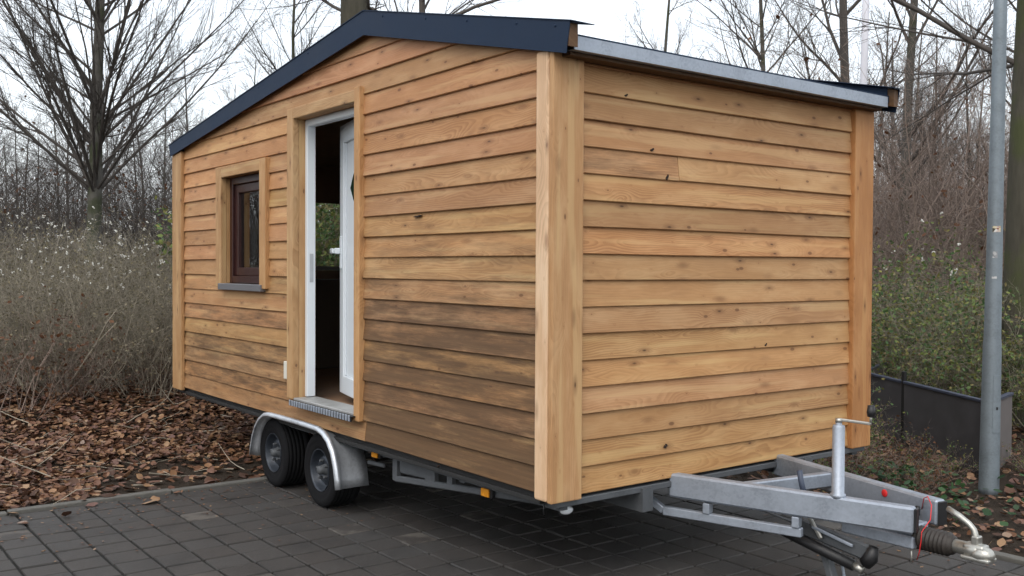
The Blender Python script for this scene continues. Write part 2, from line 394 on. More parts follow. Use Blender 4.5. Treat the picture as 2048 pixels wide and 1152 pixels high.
for i, (nv, d, x, y) in enumerate(cells):
    z = rp.uniform(-.0025, .0025); tx, ty = rp.gauss(0, .006), rp.gauss(0, .006)
    if i < 300:
        o = link('paving_stone', SM[i % 5], pav, (x, y, z)); o.rotation_euler = (tx, ty, rp.gauss(0, .006)+rp.choice((0, math.pi/2, math.pi)))
    elif d < 11:
        me = SM[i % 5]; k = len(rest_v)
        rest_v += [(x+v.co.x, y+v.co.y, z+v.co.z+v.co.x*ty+v.co.y*tx) for v in me.vertices]
        rest_f += [tuple(k+q for q in p.vertices) for p in me.polygons]
tag(link('paving_stones', pym('paving_stones', rest_v, rest_f, paverm), pav), kind='stuff')
kb = link('kerb', pym('kerb', [(PX0-.075, -14, -.01), (PX0-.005, -14, -.01), (PX0-.005, PY1+.08, -.01), (PX0-.075, PY1+.08, -.01)], [(0, 1, 2, 3)], jointm))
tag(kb, 'narrow concrete edging round the paving', 'kerb', kind='structure')
def kstone(L):
    bm = bmesh.new(); bm_box(bm, (-L/2+.004, -.036, -.10), (L/2-.004, .036, 0), .007, 2); return bm_mesh('kerb_stone', bm, kerbm)
KM = kstone(1.0)
for k in range(6):
    o = link('kerb_stone', KM, kb, (PX0-.04, 1.94-k*1.0-.07, .018+rp.uniform(-.004, .004))); o.rotation_euler = (0, 0, math.pi/2+rp.gauss(0, .004))
for k in range(9):
    o = link('kerb_stone', KM, kb, (-2.79+k*1.0, PY1+.04, .018+rp.uniform(-.004, .004))); o.rotation_euler = (0, 0, rp.gauss(0, .004))

# ================================================================== TINY HOUSE ON ITS TRAILER
H = thing('tiny_house_trailer', 'small wood-clad house on a tandem-axle trailer with dark roof and open white door', 'tiny house')
L_, WID, ZB = 5.10, 2.44, .483
RX = -1.67                                                   # ridge
def z_ftop(x): return 3.0076-(x-RX)*.2300 if x > RX else 3.0076+(x-RX)*.1265
def z_fbot(x): return 2.870-(x-RX)*.2275 if x > RX else 2.870+(x-RX)*.1145
# openings (inner) in the gable wall
DX0, DX1, DZ0, DZ1 = -2.671, -1.812, .655, 2.510
WX0, WX1, WZ0, WZ1 = -3.968, -3.222, 1.405, 2.213
PALE = (1.12, 1.22, 1.30)
# --- structural wall panels behind the cladding
def zroof(x): return z_ftop(x)-.085
def wall_cols(cols, y0, y1, name, mat):
    bm = bmesh.new()
    for x0, x1, zl, zh in cols:
        xs = [x0]+([RX] if x0 < RX < x1 and zh is None else [])+[x1]
        poly = [(x0, zl), (x1, zl)]+[(x, zroof(x) if zh is None else zh) for x in reversed(xs)]
        a = [bm.verts.new((x, y0, z)) for x, z in poly]; c = [bm.verts.new((x, y1, z)) for x, z in poly]; n = len(poly)
        bm.faces.new(a); bm.faces.new(c[::-1])
        for i in range(n): bm.faces.new((a[i], c[i], c[(i+1) % n], a[(i+1) % n]))
    return link(name, bm_mesh(name, bm, mat), H)
gw = wall_cols([(-L_+.03, WX0-.02, .51, None), (WX0-.02, WX1+.02, .51, WZ0-.02), (WX0-.02, WX1+.02, WZ1+.02, None), (WX1+.02, DX0-.02, .51, None),
                (DX0-.02, DX1+.02, .51, DZ0-.03), (DX0-.02, DX1+.02, DZ1+.02, None), (DX1+.02, -.03, .51, None)], .022, .10, 'gable_wall', intw)
ew = box('end_wall', (-.10, .10, .505), (-.022, WID-.10, zroof(0)+.01), intw, H)
bw = wall_cols([(-L_+.03, -.03, .51, None)], WID-.10, WID-.022, 'back_wall', intw)
RWY0, RWY1, RWZ0, RWZ1 = .95, 1.95, 1.50, 2.135               # window in the rear end wall, seen through the door
rw = boxes('rear_wall', [((-L_+.022, .10, .51), (-L_+.10, RWY0, zroof(-L_)-.01)), ((-L_+.022, RWY1, .51), (-L_+.10, WID-.10, zroof(-L_)-.01)),
                         ((-L_+.022, RWY0, .51), (-L_+.10, RWY1, RWZ0)), ((-L_+.022, RWY0, RWZ1), (-L_+.10, RWY1, zroof(-L_)-.01))], intw, H)
box('floor', (-L_+.10, .10, .56), (-.10, WID-.10, .625), intfl, H)
box('floor_deck', (-L_+.04, .03, .475), (-.04, WID-.03, .500), seal, H)
box('cabinet', (-4.98, .9, .627), (-4.55, 2.3, 1.42), plain('dark_cabinet', (.16, .13, .10), .6), H, .01)
w2 = box('rear_window', (-L_+.03, RWY0+.002, RWZ0+.002), (-L_+.09, RWY0+.05, RWZ1-.002), pvc, H)
box('frame', (-L_+.03, RWY1-.05, RWZ0+.002), (-L_+.09, RWY1-.002, RWZ1-.002), pvc, w2); box('frame', (-L_+.032, RWY0+.051, RWZ0+.002), (-L_+.088, RWY1-.051, RWZ0+.04), pvc, w2)
box('pane', (-L_+.055, RWY0+.04, RWZ0+.03), (-L_+.060, RWY1-.04, RWZ1-.003), glass, w2)

# --- lap boards
rb = random.Random(11)
def board(parent, u0, u1, z0, z1, zlim, face, tint, weather_shade, nseg=6):
    """face(u, off, z) -> xyz.  off = metres out from the wall line. lap board, lower edge proud"""
    us = [u0+(u1-u0)*i/nseg for i in range(nseg+1)]
    extra = [RX] if zlim and u0 < RX < u1 else []
    us = sorted(us+extra)
    a = rb.uniform(0, 6.3); am = rb.uniform(.0004, .0022)
    V = []; Fc = []; jit = rb.uniform(-.0015, .0025)
    zt_ = z1+.016
    for u in us:
        w = am*math.sin(u*2.3+a); zb_ = z0+w; zt = zt_ if zlim is None else min(zt_, zlim(u)); zt = max(zt, zb_+.004)
        k = (zt-zb_)/(z1+.016-z0); warp = .0012*math.sin(u*1.7+a*2)
        o0, o1 = .024+warp+jit, .024+warp+jit-.0165*k
        V += [face(u, o0-.018, zb_+.001), face(u, o0-.004, zb_), face(u, o0, zb_+.004), face(u, o1, zt), face(u, o1-.018, zt)]
    n = len(us)
    for i in range(n-1):
        for k in range(5): Fc.append((i*5+k, (i+1)*5+k, (i+1)*5+(k+1) % 5, i*5+(k+1) % 5))
    Fc.append(tuple(range(4, -1, -1))); Fc.append(tuple((n-1)*5+k for k in range(5)))
    me = pym('board', V, Fc, wood); bm = bmesh.new(); bm.from_mesh(me); bmesh.ops.recalc_face_normals(bm, faces=bm.faces); bm.to_mesh(me); bm.free()
    o = link('board', me, parent)
    return o
def btint(z, x=None):
    v = rb.gauss(1.08, .075); return (v*rb.uniform(.97, 1.05), v*rb.uniform(.96, 1.03), v*rb.uniform(.90, 1.06))
gface = lambda u, o, z: (u, -o+.020, z)                 # board faces end up at y about -.001
eface = lambda u, o, z: (o-.020, u, z)
GP = .1199; G0 = .747-2*GP
glim = lambda x: (z_ftop(x)+z_fbot(x))/2
for i in range(20):
    z0 = G0+i*GP; z1 = z0+GP
    x0, x1 = -L_+.21, -.085
    segs = [(x0, x1)]
    parts = []
    for (a, c, lo, hi) in ((WX0, WX1, WZ0-.03, WZ1), (DX0, DX1, DZ0, DZ1)):
        if z1 > lo and z0 < hi:
            ns = []
            for s in segs:
                if s[0] < a and s[1] > c: ns += [(s[0], a-.03), (c+.03, s[1])]
                else: ns.append(s)
            segs = ns
            if lo-z0 > .03: parts.append((a-.029, c+.029, z0, lo-.016))
            if z1-hi > .03: parts.append((a-.029, c+.029, hi+.004, z1))
    if i == 0: segs = [(x0, -1.722), (-1.718, x1)]
    # above the eaves the roof slope cuts the rows
    out = []
    for a, c in segs:
        while a < c and glim(a) < z0+.02: a += .02
        while c > a and glim(c) < z0+.02: c -= .02
        if c-a > .1: out.append((a, c))
    for a, c in out:
        right = a > -1.8
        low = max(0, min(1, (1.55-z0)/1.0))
        low = max(0, min(1, (2.05-z0)/1.5)); wv = (.08+.92*low) if right else .06+.50*low  # rows darken downwards: weathering, with shade of the lower wall put in
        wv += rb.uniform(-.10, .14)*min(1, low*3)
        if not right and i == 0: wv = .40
        t = btint(z0); 
        if z0 > 2.0: t = (t[0]*1.02, t[1]*.97, t[2]*1.02)
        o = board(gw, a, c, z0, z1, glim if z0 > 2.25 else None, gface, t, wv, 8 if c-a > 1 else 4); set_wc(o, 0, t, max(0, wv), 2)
    for a, c, q0, q1 in parts:
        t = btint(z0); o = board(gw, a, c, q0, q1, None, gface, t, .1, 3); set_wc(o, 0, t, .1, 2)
EP = .12242; E0 = 2.332-15*EP
for i in range(17):
    z0 = E0+i*EP; z1 = z0+EP
    if i == 16: z1 = 2.49
    for ya, yb in ([(.135, .80), (.803, WID-.175)] if i == 12 else [(.135, WID-.175)]):
        t = btint(z0); wv = rb.uniform(0, .12)
        if i == 12 and ya < .5: wv = .45
        o = board(ew, ya, yb, z0, z1, None, eface, t, wv, 8); set_wc(o, 1, t, wv, 2)
# --- bark pockets and knot holes, thin dark flakes on the board faces
pocket = plain('bark_pocket', (.022, .012, .008), .9)
for fc, u, z, w, h in [('g', -1.141, 1.806, 0.075, 0.012), ('e', 0.611, 2.103, 0.022, 0.016), ('e', 0.435, 2.345, 0.02, 0.014), ('e', 0.715, 1.975, 0.018, 0.03), ('e', 0.72, 0.657, 0.02, 0.022), ('e', 1.483, 1.124, 0.018, 0.018), ('g', -1.658, 0.452, 0.02, 0.012), ('g', -0.93, 0.49, 0.012, 0.014)]:
    prf = [(-w*.6, -h*.1), (-w*.25, h*.25), (w*.05, h*.3), (w*.3, h*.6), (w*.55, h*.35), (w*.25, -.1*h), (w*.02, -h*.35), (-w*.3, -h*.3)]
    v = [((u+a, o_, z+c_) if fc == 'g' else (-o_, u+a, z+c_)) for o_ in (-.0075, .004) for a, c_ in prf]; k = len(prf)
    link('knot_hole', pym('knot_hole', v, [tuple(range(k)), tuple(range(2*k-1, k-1, -1))]+[(i, i+k, (i+1) % k+k, (i+1) % k) for i in range(k)], pocket), gw if fc == 'g' else ew)
# --- corner posts (two boards each)
wbox('corner_post', (-.095, -.030, ZB), (-.002, .004, 2.50), 2, H, (1.65, 2.0, 2.7), 0, .015, 4)
wbox('corner_post', (-.0015, -.028, ZB-.001), (.030, .152, 2.50), 2, H, (1.13, 1.15, 1.17), 0, .006, 2)
wbox('corner_post', (-.030, WID-.188, ZB), (.030, WID, 2.50), 2, H, (1.06, .92, .78), .05, .006, 2)
wbox('corner_post', (-L_, -.030, ZB), (-L_+.225, .004, 2.50), 2, H, (1.05, 1.12, 1.15), .12, .010, 3)
# --- roof
rf = prism('roof', [(-L_-.05, z_ftop(-L_-.05)-.085), (RX, z_ftop(RX)-.085), (.115, z_ftop(.115)-.085), (.115, z_ftop(.115)-.045), (RX, z_ftop(RX)-.045), (-L_-.05, z_ftop(-L_-.05)-.045)], .012, WID+.012, sheet, H)
fx0, fx1 = -L_-.035, .150
for (ya, yb, ysheet) in ((-.041, .010, -1), (WID+.014, WID+.055, 1)):
    c = prism('gable_beam', [(fx0+.03, z_fbot(fx0+.03)+.02), (RX, z_fbot(RX)+.02), (fx1-.004, z_fbot(fx1)+.03), (fx1-.004, z_ftop(fx1)-.004), (RX, z_ftop(RX)-.004), (fx0+.03, z_ftop(fx0+.03)-.004)], ya, yb, wood, rf)
    set_wc(c, 0, (.34, .30, .28), .7)
    y0, y1 = (-.0455, -.0415) if ysheet < 0 else (WID+.0555, WID+.0595)
    prism('fascia', [(fx0+.035, z_fbot(fx0)), (RX, z_fbot(RX)), (fx1-.018, z_fbot(fx1)), (fx1+.007, z_ftop(fx1)), (RX, z_ftop(RX)), (fx0, z_ftop(fx0)-.0)], y0, y1, sheet, rf)
    cy0, cy1 = (-.050, .085) if ysheet < 0 else (WID-.03, WID+.064)
    prism('ridge_cap', [(fx0-.004, z_ftop(fx0)+.001), (RX, z_ftop(RX)+.001), (fx1+.02, z_ftop(fx1)+.001-.003), (fx1+.02, z_ftop(fx1)+.002), (RX, z_ftop(RX)+.006), (fx0-.004, z_ftop(fx0)+.006)], cy0, cy1, sheet, rf)
    if ysheet > 0: prism('upstand', [(fx0+.03, z_ftop(fx0)-.05), (RX, z_ftop(RX)-.05), (fx1-.045, z_ftop(fx1-.045)-.06), (fx1-.045, z_ftop(fx1-.045)), (RX, z_ftop(RX)), (fx0+.03, z_ftop(fx0+.03))], WID+.0105, WID+.0135, sheet, rf)
    if ysheet < 0:
        for x in (-1.45, -1.0, -.62, -.22, .06, -2.4, -3.2, -4.0, -4.8):
            lathe('screw', [(0, .004), (.006, .003), (.008, 0)], sheet, rf, Matrix.Translation((x, -.0455, z_ftop(x)-.022)) @ Matrix.Rotation(R(90), 4, 'X'), 8)
gut = boxes('gutter', [((.116, .012, 2.486), (.122, WID-.01, 2.542)), ((.06, .012, 2.482), (.122, WID-.01, 2.4858))], galva, rf)
box('soffit', (-.02, .02, 2.466), (.085, WID-.012, 2.4815), wood, rf); set_wc(bpy.context.scene.objects['soffit'], 1, (.20, .17, .15), .5)  # dark tint: the eave's shade is put into the soffit's wood colour
prism('ceiling', [(-L_+.105, zroof(-L_+.105)-.035), (RX, zroof(RX)-.035), (-.105, zroof(-.105)-.035), (-.105, zroof(-.105)-.012), (RX, zroof(RX)-.012), (-L_+.105, zroof(-L_+.105)-.012)], .105, WID-.105, intw, H)
# --- door surround, frame, leaf
TY = -.026
wbox('door_trim', (DX0-.095, TY, DZ0-.002), (DX0, .02, DZ1+.072), 2, H, PALE, .05, .006)
wbox('door_trim', (DX1, TY-.006, DZ0-.035), (DX1+.068, .02, DZ1+.082), 2, H, (1.2, 1.22, 1.2), .05, .008, 3)
wbox('door_trim', (DX0+.0005, TY, DZ1), (DX1-.0005, .02, DZ1+.072), 0, H, PALE, .08, .006)
wbox('door_reveal', (DX0-.018, .0205, DZ0), (DX0, .14, DZ1), 2, H, (1.12, 1.2, 1.25), .05, .002)
wbox('door_reveal', (DX1, .0205, DZ0), (DX1+.018, .14, DZ1), 2, H, (1.12, 1.2, 1.25), .05, .002)
wbox('door_reveal', (DX0-.018, .0205, DZ1+.0005), (DX1+.018, .14, DZ1+.018), 0, H, (1.12, 1.2, 1.25), .05, .002)
dr = boxes('door', [((DX0+.001, .062, DZ0+.012), (DX0+.036, .122, DZ1-.001)), ((DX1-.036, .062, DZ0+.012), (DX1-.001, .122, DZ1-.001)), ((DX0+.0365, .064, DZ1-.045), (DX1-.0365, .120, DZ1-.001))], pvc, H, .003)
box('strike_plate', (DX0+.0365, .080, 1.43), (DX0+.039, .105, 1.62), plain('dull_strike', (.42, .45, .48), .5), dr)
box('threshold', (DX0+.001, -.02, DZ0-.020), (DX1-.001, .135, DZ0+.008), galv('aluminium_threshold', (.40, .40, .39), .5, .4), dr, .004)
ang = R(14.00); lw = .785
# leaf mesh: stiles and rails round an inset panel, local x runs to minus x
bm = bmesh.new(); zb0, zt0 = DZ0+.03, DZ1-.03
for lo, hi in (((-lw, .0, zb0), (-lw+.10, .065, zt0)), ((-.10, .0, zb0), (0, .065, zt0)), ((-lw+.1005, .0, zb0), (-.1005, .065, zb0+.12)), ((-lw+.1005, .0, zt0-.12), (-.1005, .065, zt0))):
    bm_box(bm, lo, hi, .004)
leafm_ = bm_mesh('leaf', bm, pvc)
leaf = link('leaf', leafm_, dr, (DX1-.038, .10, 0)); leaf.rotation_euler = (0, 0, -ang)
def lpart(name, lo, hi, mat, bev=.004):
    bm = bmesh.new(); bm_box(bm, lo, hi, bev); Mx = Matrix.Translation((DX1-.038, .10, 0)) @ Matrix.Rotation(-ang, 4, 'Z'); bm.transform(Mx); return link(name, bm_mesh(name, bm, mat), dr)
lpart('panel', (-lw+.101, .020, zb0+.121), (-.101, .050, zt0-.121), pvc, .002)
lpart('bead', (-lw+.102, .012, zb0+.122), (-lw+.120, .0195, zt0-.122), pvc, .003)
def diam(cx, cz, a, h, y0, y1, mat, name):
    v = [(cx-a, y, cz) for y in (y0, y1)]+[(cx, y, cz+h) for y in (y0, y1)]+[(cx+a, y, cz) for y in (y0, y1)]+[(cx, y, cz-h) for y in (y0, y1)]
    f = [(0, 2, 4, 6), (7, 5, 3, 1)]+[(2*i, 2*i+1, (2*i+3) % 8, (2*i+2) % 8) for i in range(4)]
    me = pym(name, v, f, mat); me.transform(Matrix.Translation((DX1-.038, .10, 0)) @ Matrix.Rotation(-ang, 4, 'Z')); return link(name, me, dr)
diam(-lw/2, 2.05, .16, .16, .014, .0198, plain('dark_diamond_glass', (.012, .035, .022), .1), 'diamond_pane')
lpart('handle', (-lw+.03, -.010, 1.52), (-lw+.07, -.0005, 1.74), pvc, .004)
lpart('handle', (-lw+.035, -.05, 1.62), (-lw+.062, -.0105, 1.66), pvc, .006)
lpart('handle', (-lw-.02, -.066, 1.622), (-lw+.062, -.0505, 1.658), pvc, .007)
# step edge with punched teeth
bm = bmesh.new(); gx0, gx1 = DX0+.03, DX1+.03
bm_box(bm, (gx0, -.058, DZ0-.010), (gx1, -.026, DZ0-.004)); bm_box(bm, (gx0, -.061, DZ0-.036), (gx1, -.0585, DZ0-.006))
sg = link('step_grating', bm_mesh('step_grating', bm, blackp), H); n = 24; bm = bmesh.new()
for k in range(n):
    x = gx0+(gx1-gx0)*(k+.5)/n; bm_box(bm, (x-.011, -.070, DZ0-.034), (x+.008, -.0615, DZ0+.002), .002)
tag(link('teeth', bm_mesh('teeth', bm, galva), sg), kind='stuff')

# --- window
wbox('window_trim', (WX0-.115, TY, WZ0-.03), (WX0, .02, WZ1+.085), 2, H, (1.05, 1.10, 1.12), .08, .006)
wbox('window_trim', (WX1, TY-.004, WZ0-.03), (WX1+.108, .02, WZ1+.083), 2, H, (1.12, 1.14, 1.12), .05, .006)
wbox('window_trim', (WX0+.0005, TY, WZ1), (WX1-.0005, .02, WZ1+.084), 0, H, (1.05, 1.10, 1.12), .08, .006)
wbox('window_reveal', (WX0-.018, .0205, WZ0), (WX0, .15, WZ1), 2, H, (1.0, 1.05, 1.05), .08, .002)
wbox('window_reveal', (WX1, .0205, WZ0), (WX1+.018, .15, WZ1), 2, H, (1.0, 1.05, 1.05), .08, .002)
wbox('window_reveal', (WX0-.018, .0205, WZ1+.0005), (WX1+.018, .15, WZ1+.018), 0, H, (1.0, 1.05, 1.05), .08, .002)
y0, y1 = .045, .115
wn = boxes('window', [((WX0+.001, y0, WZ0+.001), (WX0+.055, y1, WZ1-.001)), ((WX1-.055, y0, WZ0+.001), (WX1-.001, y1, WZ1-.001)), ((WX0+.0555, y0, WZ0+.001), (WX1-.0555, y1, WZ0+.055)), ((WX0+.0555, y0, WZ1-.055), (WX1-.0555, y1, WZ1-.001))], mahog, H, .004)
a0, a1, c0, c1 = WX0+.0558, WX1-.0558, WZ0+.0558, WZ1-.0558
boxes('sash', [((a0, y0+.02, c0), (a0+.06, y1-.003, c1)), ((a1-.06, y0+.02, c0), (a1, y1-.003, c1)), ((a0+.0605, y0+.02, c0), (a1-.0605, y1-.003, c0+.065)), ((a0+.0605, y0+.02, c1-.065), (a1-.0605, y1-.003, c1))], mahog, wn, .005)
box('pane', (a0+.05, y0+.045, c0+.055), (a1-.05, y0+.050, c1-.055), glass, wn)
box('sill', (WX0-.02, -.044, WZ0-.050), (WX1+.05, .044, WZ0-.001), plain('grey_sill', (.13, .13, .14), .5), wn, .004)
cu = NB('grey_strip', .9); cu.col((.30, .30, .29)); 
cv = []  # pleated grey strip behind the left part of the pane
for k in range(41):
    x = a0+.07+k*.0055; cv.append((x, .155+.012*math.sin(k*1.15), c0)); cv.append((x, .155+.012*math.sin(k*1.15), c1))
cme = pym('pleated_strip', cv, [(2*k, 2*k+2, 2*k+3, 2*k+1) for k in range(40)], cu.m, True); sol = link('pleated_strip', cme, wn); sol.modifiers.new('t', 'SOLIDIFY').thickness = .002
# --- small white cover beside the door
jb = box('socket_cover', (-2.825, -.022, .775), (-2.760, -.001, .895), plain('cream_plastic', (.68, .66, .58), .4, var=.04), H, .006, 2)

# --- chassis
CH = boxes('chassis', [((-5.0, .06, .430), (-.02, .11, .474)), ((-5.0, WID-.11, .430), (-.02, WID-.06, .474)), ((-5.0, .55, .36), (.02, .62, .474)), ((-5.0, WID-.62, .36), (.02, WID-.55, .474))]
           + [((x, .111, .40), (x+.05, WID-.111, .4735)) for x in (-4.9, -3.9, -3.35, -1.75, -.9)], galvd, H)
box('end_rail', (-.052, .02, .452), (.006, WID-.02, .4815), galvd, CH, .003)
box('side_rail', (-L_+.02, .012, .452), (-.10, .055, .4745), seal, CH, .003)  # near-black rail: shade below the house put into its colour
# perforated side truss between the wheels and the front corner
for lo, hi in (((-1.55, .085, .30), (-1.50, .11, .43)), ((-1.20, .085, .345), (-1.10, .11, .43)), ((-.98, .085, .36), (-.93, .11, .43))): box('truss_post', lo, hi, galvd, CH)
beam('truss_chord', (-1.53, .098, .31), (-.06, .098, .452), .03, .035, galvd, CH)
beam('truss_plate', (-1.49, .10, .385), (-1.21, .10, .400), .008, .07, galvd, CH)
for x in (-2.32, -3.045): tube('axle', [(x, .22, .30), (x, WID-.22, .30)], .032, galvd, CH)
for x, z, y in ((-.578, .4126, .05), (-1.6945, .4311, .05)):
    o = box('side_marker', (x-.042, y+.006, z-.026), (x+.042, y+.03, z+.026), blackp, H, .008, 2)
    box('lens', (x-.032, y-.008, z-.021), (x+.032, y+.0055, z+.021), amber, o, .0067, 3)
o = box('front_marker', (-.075, .10, .396), (-.055, .165, .440), blackp, H, .008, 2)
lathe('lens', [(0, .03), (.02, .027), (.031, .015), (.033, 0), (0, 0)], whitel, o, Matrix.Translation((-.0545, .132, .418)) @ Matrix.Rotation(R(90), 4, 'Y') @ Matrix.Diagonal((.6, 1.15, .55, 1)), 16)
tube('wire', [(-.09, .03, .455), (-.092, .028, .43), (-.088, .027, .405)], .004, blackp, CH, 6)
# --- wheels
def wheel(x, side):
    w = link('wheel', None, H, (x, 0, 0)); w.empty_display_size = .1
    Mw = Matrix.Translation((0, .004 if side > 0 else WID-.004, .236)) @ Matrix.Rotation(R(90*side), 4, 'X')   # +z local looks outward
    t = [(.132, -.18), (.150, -.19), (.205, -.192), (.226, -.180), (.2355, -.155)]
    for k in range(5):
        za = -.150+k*.028; t += [(.2355, za), (.2355, za+.021), (.2315, za+.022), (.2315, za+.0275)]
    t += [(.2355, -.010), (.2355, -.006), (.226, .003), (.212, .010), (.190, .0125), (.186, .010), (.165, .008), (.140, .004), (.1335, -.004), (.132, -.02)]
    lathe('tyre', t, rubber, w, Mw, 48)
    lathe('rim', [(.131, -.17), (.131, -.02), (.1345, .002), (.1365, .005), (.1325, .0055), (.128, -.004), (.1215, -.03), (.108, -.052), (.100, -.055), (.092, -.040), (.082, -.026), (.060, -.024), (.042, -.030), (.036, -.034)], rimm, w, Mw, 40)
    lathe('hub_cap', [(0, .018), (.018, .017), (.026, .010), (.029, -.010), (.036, -.034), (.04, -.036)], galvd, w, Mw, 20)
    for k in range(5):
        a = 2*math.pi*k/5+.5
        lathe('wheel_nut', [(0, .0), (.008, -.001), (.0095, -.006), (.0095, -.03)], zinc, w, Mw @ Matrix.Translation((.058*math.cos(a), .058*math.sin(a), 0)), 6, False).data.materials[0] = galvd
    for k in range(10):
        a = 2*math.pi*k/10
        lathe('vent_hole', [(0, -.0505), (.011, -.0505), (.012, -.053)], blackp, w, Mw @ Matrix.Translation((.100*math.cos(a), .100*math.sin(a), 0)), 8)
    return w
for x in (-2.32, -3.045):
    wheel(x, 1); wheel(x, -1)
def fender(side):
    ctl = [(-3.33, .185), (-3.315, .25), (-3.285, .33), (-3.235, .41), (-3.165, .475), (-3.085, .515), (-3.00, .53), (-2.85, .533), (-2.60, .535), (-2.40, .535), (-2.24, .532), (-2.16, .515), (-2.085, .475), (-2.025, .41), (-1.985, .33), (-1.962, .25), (-1.95, .185)]
    P = [Vector((x, 0, z)) for x, z in ctl]; prof = [(-.066, -.030), (-.067, -.022), (-.063, -.008), (-.052, 0), (-.036, -.003), (-.020, -.026), (-.008, -.034), (.04, -.036), (.10, -.036), (.17, -.036), (.17, -.039), (.10, -.039), (.04, -.039), (-.008, -.037), (-.022, -.030), (-.038, -.007), (-.052, -.004), (-.060, -.010), (-.063, -.022)]
    V = []; Fc = []; k = len(prof)
    for i, p in enumerate(P):
        t = (P[min(i+1, len(P)-1)]-P[max(i-1, 0)]).normalized(); nrm = Vector((-t.z, 0, t.x))
        if nrm.z < 0 and 3 < i < 13: nrm = -nrm
        for y, d in prof:
            q = p+nrm*d; V.append((q.x, y if side > 0 else WID-y, q.z))
    for i in range(len(P)-1):
        for j in range(k): Fc.append((i*k+j, (i+1)*k+j, (i+1)*k+(j+1) % k, i*k+(j+1) % k))
    Fc.append(tuple(range(k))); Fc.append(tuple((len(P)-1)*k+j for j in range(k))[::-1])
    me = pym('fender', V, Fc, galv('fender_zinc', (.60, .63, .67), .40, .7), True); bm = bmesh.new(); bm.from_mesh(me); bmesh.ops.recalc_face_normals(bm, faces=bm.faces); bm.to_mesh(me); bm.free()
    return link('fender', me, H)
fender(1); fender(-1)
beam('fender_bracket', (-1.955, .15, .33), (-1.75, .15, .34), .02, .025, galvd, H)
# --- drawbar
def nb(t, off=0): return Vector((1.07*t, .757+.353*t+off, 0))
NA, NE = Vector((-.35, .757-.353*.35/1.07+.035, .460)), Vector((1.07, 1.11+.035, .4525))
FA, FE = Vector((-.35, 1.59+.26*.35/1.07+.03, .460)), Vector((1.07, 1.33+.03, .4525))
d1 = beam('drawbar_beam', NA+Vector((.33, .109, 0)), NE, .06, .115, galva, H, .009); d2 = beam('drawbar_beam', FA+Vector((.33, -.08, 0)), FE, .06, .115, galva, H, .009)
dd = (NE-NA).normalized(); beam('end_plug', NE+dd*.001, NE+dd*.012, .052, .107, blackp, d1, .004); dd = (FE-FA).normalized(); beam('end_plug', FE+dd*.001, FE+dd*.012, .052, .107, blackp, d2, .004)
beam('cross_member', (.29, .90, .467), (.40, 1.52, .467), .05, .07, galva, H)
# lower brace of the near beam
dn = Vector((1.07, .353, 0)).normalized()
def onb(x, z, off=0): return Vector((x, .757+.33*x+off, z))
beam('brace', onb(-.21, .425, .03), onb(-.05, .325, .03), .035, .035, galva, H, .004); beam('brace', onb(-.052, .325, .03), onb(.61, .322, .03), .035, .042, galva, H, .004)
for x in (.17, .585): beam('brace_post', onb(x, .345, .03), onb(x, .395, .03), .05, .034, galva, H, .003, upv=(dn.x, dn.y, 0))
tube('brake_rod', [(.12, 1.02, .40), (.62, 1.12, .30)], .006, galvd, H, 8)
# jack tube and crank
jx, jy = .757, 1.045
jk = lathe('jack', [(.0, .505), (.034, .505), (.034, .522), (.0275, .526), (.027, .825), (.024, .832), (.014, .833), (.014, .845), (0, .845)], galva, H, Matrix.Translation((jx, jy, 0)), 24)
tube('crank', [(jx, jy, .846), (jx, jy, .862)], .016, zinc, jk, 10); beam('crank_arm', (jx-.005, jy-.002, .858), (jx+.125, jy+.06, .848), .016, .012, zinc, jk, .003)
tube('crank_grip', [(jx+.122, jy+.058, .853), (jx+.123, jy+.059, .885)], .006, zinc, jk, 8); tube('grip', [(jx+.123, jy+.059, .880), (jx+.123, jy+.059, .900), (jx+.123, jy+.059, .930)], [.016, .019, .015], blackp, jk, 12)
tube('breakaway_lever', [(.50, 1.17, .42), (.475, 1.165, .50), (.465, 1.16, .565)], .014, plain('blue_grey_grip', (.05, .065, .10), .5), H, 10)
# overrun device body, bellows, coupling
boxes('overrun_housing', [((.70, 1.155, .318), (1.055, 1.315, .372)), ((.72, 1.175, .372), (1.05, 1.295, .42))], galva, H, .006)
prof = [(.030, 0), (.045, .002)]
for k in range(8): prof += [(.052, .010+k*.019), (.053, .014+k*.019), (.044, .020+k*.019), (.044, .024+k*.019)]
prof += [(.040, .170), (.030, .176)]
CX = Matrix.Translation((1.035, 1.22, .362)) @ Matrix.Rotation(R(90), 4, 'Y')
lathe('bellows', prof, bellr, H, CX, 24)
cp = lathe('coupling', [(.026, .165), (.029, .170), (.029, .225), (.034, .235), (.036, .275), (.033, .285), (0, .285)], zinc, H, CX, 20)
# ball socket head
bm = bmesh.new(); bmesh.ops.create_uvsphere(bm, u_segments=20, v_segments=12, radius=.046, matrix=Matrix.Translation((1.325, 1.22, .352)) @ Matrix.Diagonal((1.15, .9, .80, 1)))
bm_box(bm, (1.255, 1.19, .335), (1.345, 1.25, .392), .012, 2); bm_box(bm, (1.25, 1.182, .324), (1.37, 1.258, .342), .006, 2)
link('ball_socket', bm_mesh('ball_socket', bm, zinc, True), cp)
tube('coupling_handle', [(1.305, 1.22, .385), (1.298, 1.22, .42), (1.290, 1.22, .447), (1.268, 1.22, .468), (1.225, 1.22, .492), (1.175, 1.22, .515)], [.017, .014, .013, .013, .014, .012], zinc, cp, 12)
box('handle_foot', (1.288, 1.198, .385), (1.318, 1.242, .425), zinc, cp, .005)
